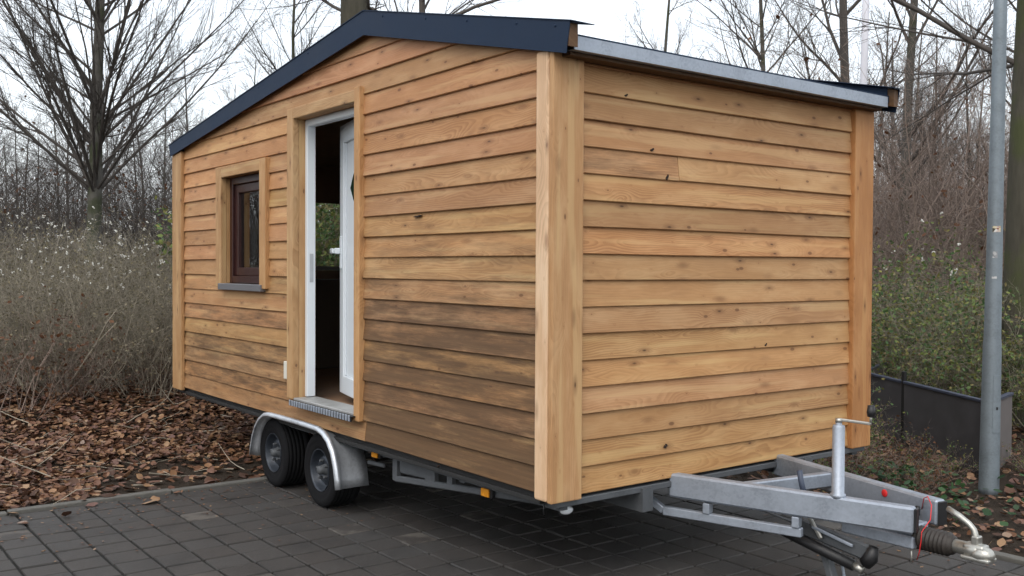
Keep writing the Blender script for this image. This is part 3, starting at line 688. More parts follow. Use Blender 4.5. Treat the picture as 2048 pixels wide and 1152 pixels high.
# handbrake group and folded support
hb = beam('handbrake', (.52, 1.10, .318), (.86, 1.13, .262), .022, .075, galvd, H, .008)
beam('lever_arm', (.585, 1.075, .375), (.645, 1.085, .285), .016, .020, zinc, hb, .005)
tube('gas_spring', [(.43, 1.085, .272), (.56, 1.095, .248), (.80, 1.11, .195)], [.020, .026, .026], blackp, hb, 14)
tube('spring_rod', [(.80, 1.11, .195), (.845, 1.112, .185)], .019, zinc, hb, 12)
tube('lever_pad', [(.85, 1.12, .215), (.875, 1.122, .245), (.89, 1.124, .295)], [.03, .034, .022], blackp, hb, 12)
beam('release_bar', (.60, 1.075, .335), (.80, 1.10, .285), .012, .014, galva, hb, .003)
sp_ = beam('support_leg', (.615, 1.14, .245), (.695, 1.145, .022), .05, .035, galvd, H, .006); box('foot_plate', (.60, 1.07, .005), (.83, 1.21, .020), galvd, sp_, .003)
beam('support_stay', (.70, 1.15, .225), (.745, 1.15, .025), .012, .012, galva, sp_, .003)
# breakaway cable and bits
tube('breakaway_cable', [(.985, 1.348, .455), (1.005, 1.33, .51), (1.04, 1.30, .528), (1.075, 1.27, .500), (1.09, 1.235, .445), (1.085, 1.175, .40), (1.088, 1.165, .36), (1.078, 1.17, .31), (1.05, 1.20, .265)], .0022, redp, H, 6)
box('cable_clip', (.968, 1.318, .425), (.986, 1.334, .470), blackp, H, .003)
dv = (FE-FA).normalized(); nv = Vector((-dv.y, dv.x, 0)); nv = nv if nv.y < 0 else -nv
pc = FA+(FE-FA)*((.775+.35)/1.42)+nv*.0312; pc.z = .478
lathe('red_reflector', [(0, .004), (.015, .004), (.018, .002), (.018, 0)], redp, H, Matrix.Translation(pc) @ nv.to_track_quat('Z', 'Y').to_matrix().to_4x4(), 20)
tube('hanging_chain', [(1.035, 1.18, .318), (1.037, 1.18, .28), (1.035, 1.18, .255)], .004, zinc, H, 6)

# ================================================================== LAMP POST AND POLE
LP = thing('lamp_post', 'galvanised lamp post with torn stickers beside the far kerb', 'lamp post', (-.05, 4.03, 0))
def lean(z): return Vector((-.004*z, .026*z, z))
tube('shaft', [lean(z) for z in (-.05, 0, .45, .93, 1.02, 1.06, 2.0, 3.2, 4.5)], [.067, .067, .064, .061, .060, .056, .050, .045, .041], pole_g, LP, 28)
vd = (Vector((CP.x, CP.y, 0))-Vector((-.05, 4.03, 0))).normalized()
def on_pole(name, z0, z1, a0, a1, rad, mat, th=.0025, n=6):
    V = []; Fc = []
    base = math.atan2(vd.y, vd.x)
    for i in range(n+1):
        a = base+R(a0+(a1-a0)*i/n)
        for z in (z0, z1):
            c = lean(z); rr = rad(z)
            for t in (-.004, th): V.append((c.x+(rr+t)*math.cos(a), c.y+(rr+t)*math.sin(a), c.z))
    for i in range(n):
        k = i*4; Fc += [(k+1, k+3, k+7, k+5), (k, k+4, k+6, k+2), (k, k+1, k+5, k+4), (k+2, k+6, k+7, k+3)]
    Fc += [(0, 2, 3, 1), (n*4, n*4+1, n*4+3, n*4+2)]
    me = pym(name, V, Fc, mat); bm = bmesh.new(); bm.from_mesh(me); bmesh.ops.recalc_face_normals(bm, faces=bm.faces); bm.to_mesh(me); bm.free(); return link(name, me, LP)
prad = lambda z: float(np.interp(z, (0, .45, .93, 1.02, 1.06, 2, 3.2), (.067, .064, .061, .060, .056, .050, .045)))
hatch = on_pole('access_door', .40, .80, 12, 62, prad, pole_g, .004, 8)
on_pole('lock', .56, .58, 30, 42, lambda z: prad(z)+.004, blackp, .002, 2)
def stk(name, cols):
    b = NB(name, .6); n = b.n('ShaderNodeTexVoronoi'); b.l(b.vmap(b.tc(), (45, 45, 45)), n.inputs['Vector']); n.inputs['Scale'].default_value = 1
    s = b.n('ShaderNodeSeparateColor'); b.l(n.outputs['Color'], s.inputs[0]); b.col(b.ramp(s.outputs[0], cols)); return b.m
on_pole('sticker', 1.80, 1.842, -18, 42, prad, stk('torn_sticker_print', [(0, (.55, .5, .45)), (.35, (.30, .10, .06)), (.6, (.03, .03, .03)), (.8, (.6, .45, .12)), (1, (.6, .58, .55))]), .001)
on_pole('sticker', 1.62, 1.665, -12, 22, prad, stk('faded_sticker_print', [(0, (.5, .5, .5)), (.5, (.2, .21, .22)), (1, (.62, .62, .62))]), .001)
on_pole('sticker', 1.475, 1.490, -14, 20, prad, stk('sticker_scrap_print', [(0, (.6, .6, .6)), (.7, (.5, .5, .5)), (1, (.3, .3, .3))]), .001)
bm = bmesh.new(); tube_bm(bm, [(0, 0, -.1), (0, 0, 1.0), (0, 0, 1.05), (-.01, .07, 3.5), (-.02, .16, 6.5)], [.052, .050, .045, .040, .036], 16)
DP = link('pale_mast', bm_mesh('pale_mast', bm, plain('pale_mast_paint', (.74, .74, .80), .5, var=.05), True), None, (-3.03, 6.98, float(ground_h(-3.03, 6.98))))
tag(DP, 'pale thin mast rising behind the far corner of the roof', 'mast')

# ================================================================== LOW ENCLOSURE behind the lamp post
EN = thing('low_enclosure', 'low open enclosure of dark rusty plates with blue-grey rim behind the lamp post', 'enclosure')
def plate(a, b, zt, mat, th=.02, name='plate', zb=-.05, rim=True):
    a = Vector((*a, 0)); b = Vector((*b, 0)); c = Vector((0, 0, (zt+zb)/2))
    o = beam(name, a+c, b+c, th, zt-zb, mat, EN, .002)
    if rim: beam('rim', a+Vector((0, 0, zt+.012)), b+Vector((0, 0, zt+.012)), .045, .022, steelr, o, .003)
    return o
C1, C2, C3, C4 = (-.289, 4.469), (-2.04, 5.576), (-2.54, 6.81), (-.447, 5.163)
mid = (C1[0]*.38+C2[0]*.62, C1[1]*.38+C2[1]*.62)
plate(C1, (mid[0]+.02, mid[1]-.012), .535, steelp); plate((mid[0]-.02, mid[1]+.012), C2, .535, steelp)
plate(C1, C4, .53, greyp); plate((C2[0]-.02, C2[1]+.03), C3, .535, greyp)
beam('stake', (mid[0], mid[1], -.05), (mid[0]+.002, mid[1], .64), .035, .035, blackp, EN, .004, upv=(0, 1, 0))
beam('stake', (C1[0], C1[1]-.03, -.05), (C1[0], C1[1]-.03, .50), .035, .035, blackp, EN, .004, upv=(0, 1, 0))

#==VEGETATION==
def nrm(v): return v/np.maximum(np.linalg.norm(v, axis=-1, keepdims=True), 1e-9)
def grow(rng, P0, D0, Ln, R0, n, wig, upw, taper=.75):
    """B curved shoots at once -> points (B,n,3), radii (B,n)"""
    B = len(P0); P = np.zeros((B, n, 3)); P[:, 0] = P0; d = nrm(D0); st = (Ln/(n-1))[:, None]
    upw = np.broadcast_to(np.asarray(upw, dtype=float), (B,))[:, None]
    for i in range(1, n):
        d = nrm(d+rng.normal(0, wig, (B, 3))+upw*np.array([0, 0, 1.])); P[:, i] = P[:, i-1]+d*st
    t = np.linspace(0, 1, n)[None]; return P, R0[:, None]*(1-taper*t)
def spawn(rng, P, Rr, k, t0, t1, ang, lr, ltip=.5, rr=.6, rmin=.0012, low=1.):
    """k side shoots on every parent"""
    B, n, _ = P.shape; t = t0+(t1-t0)*rng.uniform(0, 1, (B, k))**low; f = t*(n-1); i = np.minimum(f.astype(int), n-2); w = (f-i)[..., None]
    b = np.arange(B)[:, None]; p = P[b, i]*(1-w)+P[b, i+1]*w; tg = nrm(P[b, i+1]-P[b, i]); r = Rr[b, i]*(1-w[..., 0])+Rr[b, i+1]*w[..., 0]
    q = rng.normal(0, 1, (B, k, 3)); q = nrm(q-tg*(q*tg).sum(-1, keepdims=True)); a = np.radians(rng.uniform(ang[0], ang[1], (B, k)))[..., None]
    d = tg*np.cos(a)+q*np.sin(a); pl = np.linalg.norm(P[:, -1]-P[:, 0], axis=-1)[:, None]
    Ln = pl*lr*rng.uniform(.6, 1.3, (B, k))*(1-ltip*t)
    return p.reshape(-1, 3), d.reshape(-1, 3), Ln.ravel(), np.maximum(r*rr*rng.uniform(.6, 1, (B, k)), rmin).ravel()
def tubes(rng, P, Rr, s):
    B, n, _ = P.shape; T = np.zeros_like(P); T[:, 1:-1] = P[:, 2:]-P[:, :-2]; T[:, 0] = P[:, 1]-P[:, 0]; T[:, -1] = P[:, -1]-P[:, -2]; T = nrm(T)
    ref = nrm(rng.normal(0, 1, (B, 1, 3))); U = nrm(np.cross(T, ref)); V = np.cross(T, U)
    a = np.arange(s)*2*np.pi/s; ring = U[:, :, None]*np.cos(a)[None, None, :, None]+V[:, :, None]*np.sin(a)[None, None, :, None]
    pts = P[:, :, None]+ring*Rr[:, :, None, None]
    id_ = np.arange(B*n*s).reshape(B, n, s); nx_ = np.roll(id_, -1, 2)
    F = np.stack([id_[:, :-1], nx_[:, :-1], nx_[:, 1:], id_[:, 1:]], -1).reshape(-1, 4); return pts.reshape(-1, 3), F
class Acc:
    def __init__(s): s.V = []; s.F = []; s.n = 0
    def add(s, V, F): s.V.append(V); s.F.append(F+s.n); s.n += len(V)
    def mesh(s, name, mat, smooth=False): return np_mesh(name, np.concatenate(s.V), np.concatenate(s.F), mat, smooth)
def leaves(rng, C, size, flat=0., curl=.25, aspect=.6):
    """folded quads pairs: 2 quads each meeting at the midrib"""
    B = len(C); ax = rng.normal(0, 1, (B, 3)); ax[:, 2] *= 1-flat; ax = nrm(ax); q = rng.normal(0, 1, (B, 3))
    q = q*(1-flat)+flat*np.array([0, 0, 3.]); n = nrm(q-ax*(q*ax).sum(-1, keepdims=True)); sd_ = np.cross(n, ax)
    sz = (size*rng.uniform(.6, 1.35, B))[:, None]; a = aspect*rng.uniform(.75, 1.2, (B, 1)); cu = curl*rng.uniform(-.4, 1.4, (B, 1))
    prof = [(-.5, 0., .0), (-.22, .40, .35), (.10, .50, .30), (.36, .24, .42)]
    V = []
    for t, w, c in prof: V += [C+ax*sz*t+sd_*sz*a*w+n*sz*cu*(c+abs(t)*.6), C+ax*sz*t+n*sz*cu*(t*t), C+ax*sz*t-sd_*sz*a*w+n*sz*cu*(c+abs(t)*.6)]
    V.append(C+ax*sz*.5+n*sz*cu*.5)
    V = np.stack([V[1]]+V[3:], 1); m_ = V.shape[1]; V = V.reshape(-1, 3); k = np.arange(B)[:, None]*m_
    # 0 base, then rows (left, rib, right) x3, then tip
    T = [[0, 2, 1], [0, 3, 2], [1, 2, 5], [1, 5, 4], [2, 3, 6], [2, 6, 5], [4, 5, 8], [4, 8, 7], [5, 6, 9], [5, 9, 8], [7, 8, 10], [8, 9, 10]]
    F = np.concatenate([k+np.array([t]) for t in T]); return V, F
def gz(x, y): return float(ground_h(x, y))

# ---------------------------------------------------------------- trees
def tree_meshes(name, seed, h, r, crown0, nlead, lead_len, ang, k2, k3, k4, mt, mc, upw=.06, top=True, lr=(.5, .45, .5), wig=.06, trunkbend=.02, low=1., a2=(22, 50), thin=.012):
    rng = np.random.default_rng(seed); A = Acc(); Bc = Acc()
    P, Rr = grow(rng, np.zeros((1, 3))-[[0, 0, .15]], np.array([[0, 0, 1.]]), np.array([h]), np.array([r]), 14, trunkbend, .03, .8)
    Rr[:, 0] *= 1.25; A.add(*tubes(rng, P, Rr, 12))
    p, d, Ln, rr = spawn(rng, P, Rr, nlead, crown0/h, .97, ang, 1.0, 0, .55, low=low)
    tt = (p[:, 2]-crown0)/(h-crown0); Ln = lead_len*rng.uniform(.75, 1.2, len(p))*(1-.65*np.clip(tt, 0, 1)); rr = np.minimum(rr, thin*Ln+.005)
    P1, R1 = grow(rng, p, d, Ln, rr, 9, wig, upw, .85); Bc.add(*tubes(rng, P1, R1, 6))
    p, d, Ln, rr = spawn(rng, P1, R1, k2, .12, .98, a2, lr[0], .55, .6, .003); P2, R2 = grow(rng, p, d, Ln, rr, 6, wig*1.3, upw, .8); Bc.add(*tubes(rng, P2, R2, 4))
    p, d, Ln, rr = spawn(rng, P2, R2, k3, .1, 1, a2, lr[1], .4, .6, .002); P3, R3 = grow(rng, p, d, Ln, rr, 5, wig*1.5, upw, .7); Bc.add(*tubes(rng, P3, R3, 3))
    if k4:
        p, d, Ln, rr = spawn(rng, P3, R3, k4, .15, 1, (25, 55), lr[2], .3, .7, .0016); P4, R4 = grow(rng, p, d, Ln, rr, 4, wig*1.5, upw, .6); Bc.add(*tubes(rng, P4, R4, 3))
    return A.mesh(name+'_trunk', mt, True), Bc.mesh(name+'_crown', mc, True)
def place_tree(ms, name, label, xy, rz, sc, group=None, extra=None, cat='tree'):
    t = thing(name, label, cat, (xy[0], xy[1], gz(*xy)), rz, group); t.scale = (sc, sc, sc)
    link('trunk', ms[0], t); link('crown', ms[1], t)
    return t
# left tree: low forking, a fan of rising limbs
fan = tree_meshes('fan_tree', 21, 8.5, .13, 2.15, 78, 3.9, (26, 66), 17, 6, 3, bark1, bark2, .025, wig=.035, lr=(.38, .42, .5), low=1.6, a2=(12, 36), thin=.0055)
place_tree(fan, 'bare_tree', 'bare tree with a wide fan of rising limbs above the dry hedge at left', (-12.55, 1.13), 0.4, 1)
# broad mossy trunk behind the ridge
mid_t = tree_meshes('ridge_tree', 5, 13, .30, 4.0, 18, 4.6, (35, 75), 12, 7, 4, barkm, bark2, .03, wig=.07, thin=.006)
MT = place_tree(mid_t, 'mossy_tree', 'thick mossy trunk rising straight behind the roof ridge', (-9.2, 3.95), 1.0, 1)
# big tree behind the lamp post, with long sweeping boughs
big = tree_meshes('bough_tree', 33, 12, .205, 2.9, 18, 5.0, (45, 85), 13, 7, 4, barkm, bark2, .02, wig=.06, trunkbend=.008, thin=.005)
BT = place_tree(big, 'roadside_tree', 'large dark-trunked tree with sweeping boughs close behind the lamp post', (-1.21, 6.96), 2.2, 1)
def boughs(t, seed, lines, mat, k=(12, 6, 4)):
    rng = np.random.default_rng(seed); A = Acc()
    for pts, r0 in lines:
        q = np.array(pts, dtype=float)-np.array(t.location); u = np.linspace(0, 1, len(q)); w = np.linspace(0, 1, 12)
        P = np.stack([np.interp(w, u, q[:, i]) for i in range(3)], 1)[None]; P[:, 1:-1] = (P[:, :-2]+2*P[:, 1:-1]+P[:, 2:])/4; P[:, 1:-1] += rng.normal(0, .02, (1, 10, 3))
        Rr = (r0*(1-.8*w))[None]; A.add(*tubes(rng, P, Rr, 7))
        p, d, Ln, rr = spawn(rng, P, Rr, k[0], .15, 1, (25, 60), .30, .4, .5, .003); P2, R2 = grow(rng, p, d, Ln, rr, 6, .09, .02, .8); A.add(*tubes(rng, P2, R2, 4))
        p, d, Ln, rr = spawn(rng, P2, R2, k[1], .15, 1, (25, 55), .45, .4, .6, .002); P3, R3 = grow(rng, p, d, Ln, rr, 5, .1, .02, .7); A.add(*tubes(rng, P3, R3, 3))
        p, d, Ln, rr = spawn(rng, P3, R3, k[2], .15, 1, (25, 55), .5, .4, .6, .0016); P4, R4 = grow(rng, p, d, Ln, rr, 4, .1, .02, .7); A.add(*tubes(rng, P4, R4, 3))
    link('boughs', A.mesh('boughs', mat, True), t)
boughs(BT, 91, [([(-1.24, 6.81, 3.42), (-1.28, 6.43, 3.49), (-1.49, 5.5, 3.47), (-1.68, 4.92, 3.51), (-1.86, 4.35, 3.65)], 0.035), ([(-1.26, 6.82, 4.44), (-1.56, 5.75, 4.03), (-1.59, 5.37, 3.82), (-1.7, 4.73, 3.55), (-1.84, 4.05, 3.3), (-2.0, 3.66, 3.19)], 0.04), ([(-1.25, 6.82, 4.0), (-1.29, 6.44, 3.98), (-1.61, 5.69, 3.91), (-1.82, 4.91, 3.92), (-2.06, 4.27, 3.98)], 0.03), ([(-1.24, 6.81, 3.38), (-1.29, 6.42, 3.21), (-1.54, 5.74, 2.92), (-1.63, 5.46, 2.8)], 0.022), ([(-1.23, 6.81, 2.84), (-1.28, 6.24, 2.78), (-1.37, 5.79, 2.63), (-1.43, 5.55, 2.44)], 0.018), ([(-2.0, 5.2, 4.59), (-2.13, 4.35, 3.96), (-2.24, 3.69, 3.74), (-2.33, 3.24, 3.65)], 0.02)], bark2)
boughs(MT, 92, [([(-8.88, 3.76, 4.99), (-8.94, 3.35, 5.05), (-9.0, 3.11, 5.1), (-9.08, 2.85, 5.36)], 0.05)], bark2)
# generic wood trees
VAR = [tree_meshes('wood_tree', 50+i, 11+i % 3, .09+.015*(i % 3), 2.0+.6*(i % 2), 26, 3.6, (25, 65), 11, 7, 3, bark1 if i % 2 else bark2, bark2, .05, wig=.07) for i in range(4)]
rt_ = random.Random(5)
mids = [((-5.6, 12.2), 'grey forked tree rising just right of the pale mast', 1, .95), ((-7.6, 13.4), 'bare tree with crooked limbs above the right end of the roof', 2, 1.0),
        ((-9.8, 14.0), 'slender bare tree showing left of the pale mast over the gutter', 3, .9), ((-3.6, 12.4), 'bare tree filling the gap between mast and lamp post', 0, .9),
        ((-15.5, 16.5), 'far bare tree whose fine twigs show above the corner of the roof', 1, .85), ((-14.2, 8.2), 'bare tree with feathery twigs above the left roof slope', 2, .95),
        ((-16.6, 6.4), 'small bare tree low behind the left end of the roof', 3, .8)]
for xy, lab, v, sc in mids: place_tree(VAR[v], 'bare_tree', lab, xy, rt_.uniform(0, 6), sc)
cmx = np.array([CP.x, CP.y])
def spot(u, d):                              # a place d metres out along a bearing u (fraction of the view's width) from where the photographer stood
    q = fw+r2*((u-.5)*2048/1943.66); return (CP.x+q.x*d, CP.y+q.y*d)
for k in range(34):
    d = rt_.uniform(26, 52); xy = spot(rt_.uniform(-.10, .24), d)
    place_tree(VAR[k % 4], 'wood_tree', 'bare tree in the hazy wood far behind the dry hedge', xy, rt_.uniform(0, 6), rt_.uniform(.52, .80)*d/40, 'far wood at left')
for k in range(26):
    d = rt_.uniform(16, 40); xy = spot(rt_.uniform(.80, 1.12), d)
    place_tree(VAR[k % 4], 'wood_tree', 'bare tree in the brown wood beyond the brambles at right', xy, rt_.uniform(0, 6), rt_.uniform(.35, .6)*(.5+d/40), 'far wood at right')
# ---------------------------------------------------------------- thickets (masses nobody could count)
def thicket(name, label, seed, n, ur, dr, hr, mt, leafmat=None, nl=0, twigs=5):
    rng = np.random.default_rng(seed); u = rng.uniform(*ur, n); d = rng.uniform(*dr, n)
    X = np.array([spot(a, b) for a, b in zip(u, d)]); P0 = np.column_stack([X, ground_h(X[:, 0], X[:, 1])-.05])
    D = rng.normal(0, .55, (n, 3)); D[:, 2] = 1; A = Acc()
    P, Rr = grow(rng, P0, D, rng.uniform(*hr, n), rng.uniform(.005, .016, n), 6, .20, .0, .8); A.add(*tubes(rng, P, Rr, 3))
    p, dd_, Ln, rr = spawn(rng, P, Rr, twigs, .15, 1, (25, 70), .45, .3, .5, .003); P2, R2 = grow(rng, p, dd_, Ln, rr, 4, .16, .02, .7); A.add(*tubes(rng, P2, R2, 3))
    p, dd_, Ln, rr = spawn(rng, P2, R2, 4, .2, 1, (25, 65), .5, .3, .6, .0025); P3, R3 = grow(rng, p, dd_, Ln, rr, 3, .16, .02, .6); A.add(*tubes(rng, P3, R3, 3))
    o = link(name, A.mesh(name, mt, True)); tag(o, label, 'thicket', kind='stuff')
    if leafmat:
        pts = P2.reshape(-1, 3); V, F = leaves(rng, pts[rng.integers(0, len(pts), nl)]+rng.normal(0, .05, (nl, 3)), .07); l = link('leaves', np_mesh('leaves', V, F, leafmat), o); l['kind'] = 'stuff'
    return o
thicket('undergrowth', 'dark tangled undergrowth at the foot of the far left wood', 61, 2300, (-.12, .30), (16, 36), (1.8, 4.4), bark2, rust, 5000)
thicket('undergrowth', 'brown tangle of shoots in the wood beyond the brambles', 62, 2300, (.76, 1.12), (12.5, 28), (2.0, 5.2), twigb, rust, 4500)
thicket('undergrowth', 'tangled undergrowth along the left side of the car park', 64, 900, (-1.1, -.30), (13, 22), (2.5, 6.5), bark2, rust, 3000)
thicket('undergrowth', 'dense shoots behind the house', 63, 350, (.28, .76), (14, 26), (1.5, 2.6), twigb)

# ---------------------------------------------------------------- shrubs
def shrub_meshes(name, seed, n, hr, spread, mt, leafmat=None, nl=0, lsz=.05, heads=0, arch=-.03, k2=7, k3=4, rbase=(.003, .008), rad=.45):
    rng = np.random.default_rng(seed); a = rng.uniform(0, 6.28, n); q = rad*np.sqrt(rng.uniform(0, 1, n)); P0 = np.column_stack([q*np.cos(a), q*np.sin(a), np.full(n, -.06)])
    D = np.column_stack([np.cos(a)*spread*q/rad, np.sin(a)*spread*q/rad, np.ones(n)])+rng.normal(0, .22, (n, 3)); A = Acc()
    P, Rr = grow(rng, P0, D, rng.uniform(*hr, n), rng.uniform(*rbase, n), 9, .11, arch, .75); A.add(*tubes(rng, P, Rr, 4))
    p, d, Ln, rr = spawn(rng, P, Rr, k2, .2, 1, (25, 65), .38, .3, .55, .0016); P2, R2 = grow(rng, p, d, Ln, rr, 5, .16, arch*.5, .7); A.add(*tubes(rng, P2, R2, 3))
    p, d, Ln, rr = spawn(rng, P2, R2, k3, .2, 1, (25, 65), .5, .3, .6, .0013); P3, R3 = grow(rng, p, d, Ln, rr, 4, .16, 0, .6); A.add(*tubes(rng, P3, R3, 3))
    out = {'stems': A.mesh(name+'_stems', mt, True)}
    if leafmat:
        pts = np.concatenate([P2.reshape(-1, 3), P3.reshape(-1, 3)]); pts = pts[rng.integers(0, len(pts), nl)]+rng.normal(0, .02, (nl, 3)); V, F = leaves(rng, pts, lsz, .2); out['leaves'] = np_mesh(name+'_leaves', V, F, leafmat)
    if heads:
        tips = P3[:, -1]; w = np.clip((tips[:, 2]-tips[:, 2].max()*.62), .001, None)**1.2; tips = tips[rng.choice(len(tips), heads, p=w/w.sum())]
        bm = bmesh.new()
        for t in tips:
            for _ in range(rng.integers(3, 7)):
                c = t+rng.normal(0, .014, 3); s = rng.uniform(.006, .016)
                bmesh.ops.create_icosphere(bm, subdivisions=1, radius=s, matrix=Matrix.Translation(c) @ Matrix.Rotation(rng.uniform(0, 3), 4, 'X') @ Matrix.Diagonal((1, .75, .85, 1)))
        for v in bm.verts: v.co += Vector(rng.normal(0, .0022, 3))
        out['seed_heads'] = bm_mesh(name+'_heads', bm, fluff, True)
    return out
def place_shrub(ms, name, label, xy, rz=0, sc=1, group=None, z=None, cat='shrub'):
    t = thing(name, label, cat, (xy[0], xy[1], gz(*xy) if z is None else z), rz, group); t.scale = (sc, sc, sc)
    for k, me in ms.items():
        c = link(k, me, t)
        if k != 'stems': c['kind'] = 'stuff'
    return t
DS = [shrub_meshes('dry_shrub', 70+i, 140, (1.5, 2.3), .55, twigm, dry, 3200, .038, 20, -.02, rad=.85, k3=3, rbase=(.004, .011)) for i in range(3)]
ORD = ['first', 'second', 'third', 'fourth', 'fifth', 'sixth', 'seventh', 'eighth', 'ninth', 'tenth']
G = 'dry climber shrubs of the hedge'
for row, lst in (('front', [(-.03, 9.6, .56), (.02, 10.0, .60), (.065, 9.7, .58), (.105, 10.2, .60), (.145, 9.9, .58), (.178, 10.6, .60)]),
                 ('back', [(-.06, 11.2, .66), (.0, 11.6, .66), (.045, 11.4, .70), (.09, 11.8, .66), (.13, 11.6, .68), (.165, 12.0, .66), (.20, 11.8, .64)])):
    for k, (u, d, sc) in enumerate(lst):
        place_shrub(DS[k % 3], 'dry_shrub', 'dry grey shrub with white seed heads, %s from the left in the hedge %s row' % (ORD[k], row), spot(u, d), k*1.3+len(lst), sc, G)
RS = shrub_meshes('rusty_shrub', 80, 34, (.9, 1.7), .8, twigb, rust, 420, .055, 0, -.01, rad=.3)
place_shrub(RS, 'withered_shrub', 'bush with withered russet leaves at the left edge of the picture', spot(.01, 8.6), .5, .75)
place_shrub(RS, 'withered_shrub', 'sparse brown bush in front of the dry hedge, right of the russet one', spot(.075, 9.3), 2.5, .45)
place_shrub(RS, 'withered_shrub', 'thin brown bush low beside the left end of the house', spot(.15, 9.9), 4.0, .42)
bm = bmesh.new(); tube_bm(bm, [(-6.55, -.55, .34), (-6.35, -.50, .55), (-6.2, -.38, .80), (-6.1, -.31, 1.0), (-6.02, -.24, 1.13)], [.012, .011, .010, .008, .005], 7)
tube_bm(bm, [(-6.2, -.38, .80), (-6.2, -.27, .92), (-6.24, -.18, 1.0)], [.006, .005, .003], 5)
tag(link('broken_branch', bm_mesh('broken_branch', bm, twigm, True)), 'pale broken branch leaning out of the leaves in front of the hedge', 'branch')
# brambles at right
BR = [shrub_meshes('bramble', 90+i, 60, (1.4, 2.3), .9, twigm, green, 3600, .05, 2, -.045, rad=.7, k2=8) for i in range(3)]
GB = 'brambles behind the enclosure'
for row, lst in (('front', [(.87, 10.1, .72), (.905, 10.2, .76), (.94, 10.2, .78), (.975, 10.0, .74), (1.015, 9.6, .70), (1.05, 9.2, .7)]),
                 ('back', [(.86, 11.4, .85), (.895, 11.6, .80), (.93, 11.4, .85), (.965, 11.4, .9), (1.01, 11.0, .9)])):
    for k, (u, d, sc) in enumerate(lst):
        place_shrub(BR[k % 3], 'bramble_bush', 'green and brown bramble bush, %s from the house in the %s row behind the enclosure' % (ORD[k], row), spot(u, d), k*1.1+len(lst), sc, GB)
EB = shrub_meshes('evergreen', 96, 70, (1.7, 2.4), .35, twigb, green, 9000, .06, 0, -.01, rad=.5, k2=8)
place_shrub(EB, 'evergreen_bush', 'dense green bush behind the house, seen through the open door and rear window', (-7.35, 2.45), .3)
place_shrub(EB, 'evergreen_bush', 'tall green bush further behind the house and hidden by it', (-8.1, 3.4), 2.3, 1.1)
# weeds in front of the enclosure
WD = [shrub_meshes('dead_weed', 100+i, 30, (.35, .75), 1.0, twigb, rust if i else green, 500, .035, 0, -.04, k2=6, k3=3, rbase=(.0015, .0035), rad=.25) for i in range(2)]
for k, (x, y) in enumerate([(-1.25, 4.35), (-.75, 4.05), (-.55, 4.35), (-1.0, 3.75), (-1.6, 4.6), (-.35, 3.55), (-.75, 3.35), (-1.3, 3.3), (-1.9, 4.1), (.35, 4.6), (-.1, 5.0)]):
    place_shrub(WD[k % 2], 'dead_weed', 'low tangle of dead weeds between the kerb and the low enclosure', (x, y), k*1.9, rt_.uniform(.4, .7), 'dead weeds by the kerb', cat='weeds')
rng = np.random.default_rng(9)
def ivy_patch(cx, cy, n, s): 
    c = np.column_stack([rng.normal(cx, s, n), rng.normal(cy, s, n)]); return np.column_stack([c, ground_h(c[:, 0], c[:, 1])+rng.uniform(.02, .13, n)])
V, F = leaves(rng, np.concatenate([ivy_patch(-.45, 3.75, 130, .16), ivy_patch(-.1, 3.2, 60, .2), ivy_patch(-.7, 3.1, 60, .2), ivy_patch(.5, 3.9, 70, .3), ivy_patch(.3, 3.0, 30, .2)]), .05, .55, .2, .85)
tag(link('ivy', np_mesh('ivy', V, F, ivy)), 'low green ivy leaves among the fallen leaves by the lamp post', 'ivy', kind='stuff')

# ---------------------------------------------------------------- fallen leaves
rng = np.random.default_rng(12)
def scatter(n, x0, x1, y0, y1, dens=None):
    x = rng.uniform(x0, x1, n); y = rng.uniform(y0, y1, n)
    if dens is not None: k = rng.uniform(0, 1, n) < dens(x, y); x, y = x[k], y[k]
    return x, y
pat = lambda x, y: .5+.5*np.sin(1.9*x+.7*y+1)*np.sin(1.5*y-.4*x)
bank = lambda x, y: np.clip(.08+sst(.35, 1.15, PX0-.08-x+.2*np.sin(3*y)+.9*sst(-.7, -1.5, y)), 0, 1)
xs, ys = scatter(46000, -9.5, PX0-.1, -3.2, 4.5, bank); x2, y2 = scatter(9000, -3.0, 5.0, PY1+.1, 7.0, lambda x, y: .35+.5*pat(x, y))
x3, y3 = scatter(1500, -16, -9.5, -3, 8)
xx = np.concatenate([xs, x2, x3]); yy = np.concatenate([ys, y2, y3])
C = np.column_stack([xx, yy, ground_h(xx, yy)+rng.uniform(.008, .045, len(xx))])
V, F = leaves(rng, C, .055, .62, .35, .85)
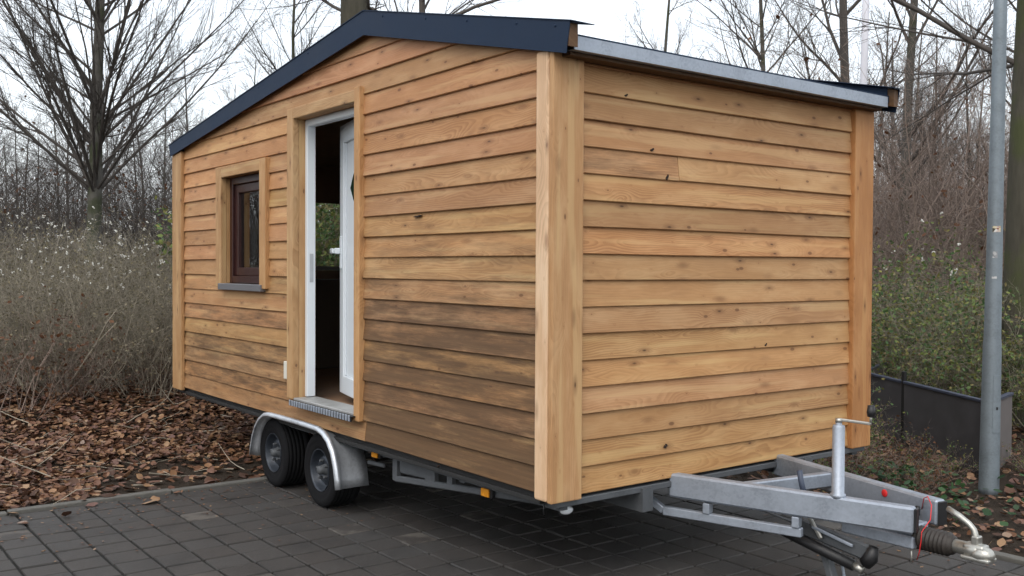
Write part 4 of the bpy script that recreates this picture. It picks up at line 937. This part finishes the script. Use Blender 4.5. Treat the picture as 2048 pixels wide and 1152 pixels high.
tag(link('fallen_leaves', np_mesh('fallen_leaves', V, F, litter)), 'brown carpet of fallen leaves on the bank and under the trees', 'leaves', kind='stuff')
# single leaves near the kerb, pieces of the ground
LM = []
for k in range(8):
    V, F = leaves(np.random.default_rng(300+k), np.zeros((1, 3)), .080, .8, .4, .80); V[:, 2] -= V[:, 2].min(); LM.append(np_mesh('fallen_leaf', V, F, litter))
rl = random.Random(4); cnt = 0
while cnt < 265:
    if cnt < 215: x, y = PX0-.10-abs(rl.gauss(0, .5)), (rl.uniform(-2.6, -.7) if rl.random() < .85 else rl.uniform(-.7, .6))
    elif cnt < 250: x, y = rl.uniform(-.6, 2.4), PY1+.10+abs(rl.gauss(0, .4))
    else: x, y = PX0+rl.uniform(-.07, .35), rl.uniform(-2.2, -.6)
    o = link('fallen_leaf', LM[rl.randrange(8)], ground, (x, y, max(gz(x, y), .002)+(.02 if PX0-.08 < x < PX0 else .004))); o.rotation_euler = (rl.gauss(0, .15), rl.gauss(0, .15), rl.uniform(0, 6.28)); s = rl.uniform(.7, 1.25); o.scale = (s, s, s); cnt += 1

xc, yc = PX0+np.abs(rng.normal(0, .55, 420)), rng.uniform(-2.8, .3, 420); xd = rng.uniform(-.5, 4, 160); yd = PY1-np.abs(rng.normal(0, .35, 160))
C = np.column_stack([np.concatenate([xc, xd]), np.concatenate([yc, yd]), np.full(580, .006)]); V, F = leaves(rng, C, .020, .9, .3, .6)
tag(link('leaf_crumbs', np_mesh('leaf_crumbs', V, F, litter)), 'crumbled bits of leaf strewn on the paving along the kerb', 'leaf crumbs', kind='stuff')
n = 500; x = rng.uniform(-9, PX0-.2, n); y = rng.uniform(-3, 4, n); P0 = np.column_stack([x, y, ground_h(x, y)+.03]); D = rng.normal(0, 1, (n, 3)); D[:, 2] *= .15
P, Rr = grow(rng, P0, D, rng.uniform(.15, .6, n), rng.uniform(.002, .006, n), 5, .15, 0, .6); A = Acc(); A.add(*tubes(rng, P, Rr, 4))
tag(link('fallen_twigs', A.mesh('fallen_twigs', twigm, True)), 'thin fallen twigs lying among the leaves of the bank', 'twigs', kind='stuff')
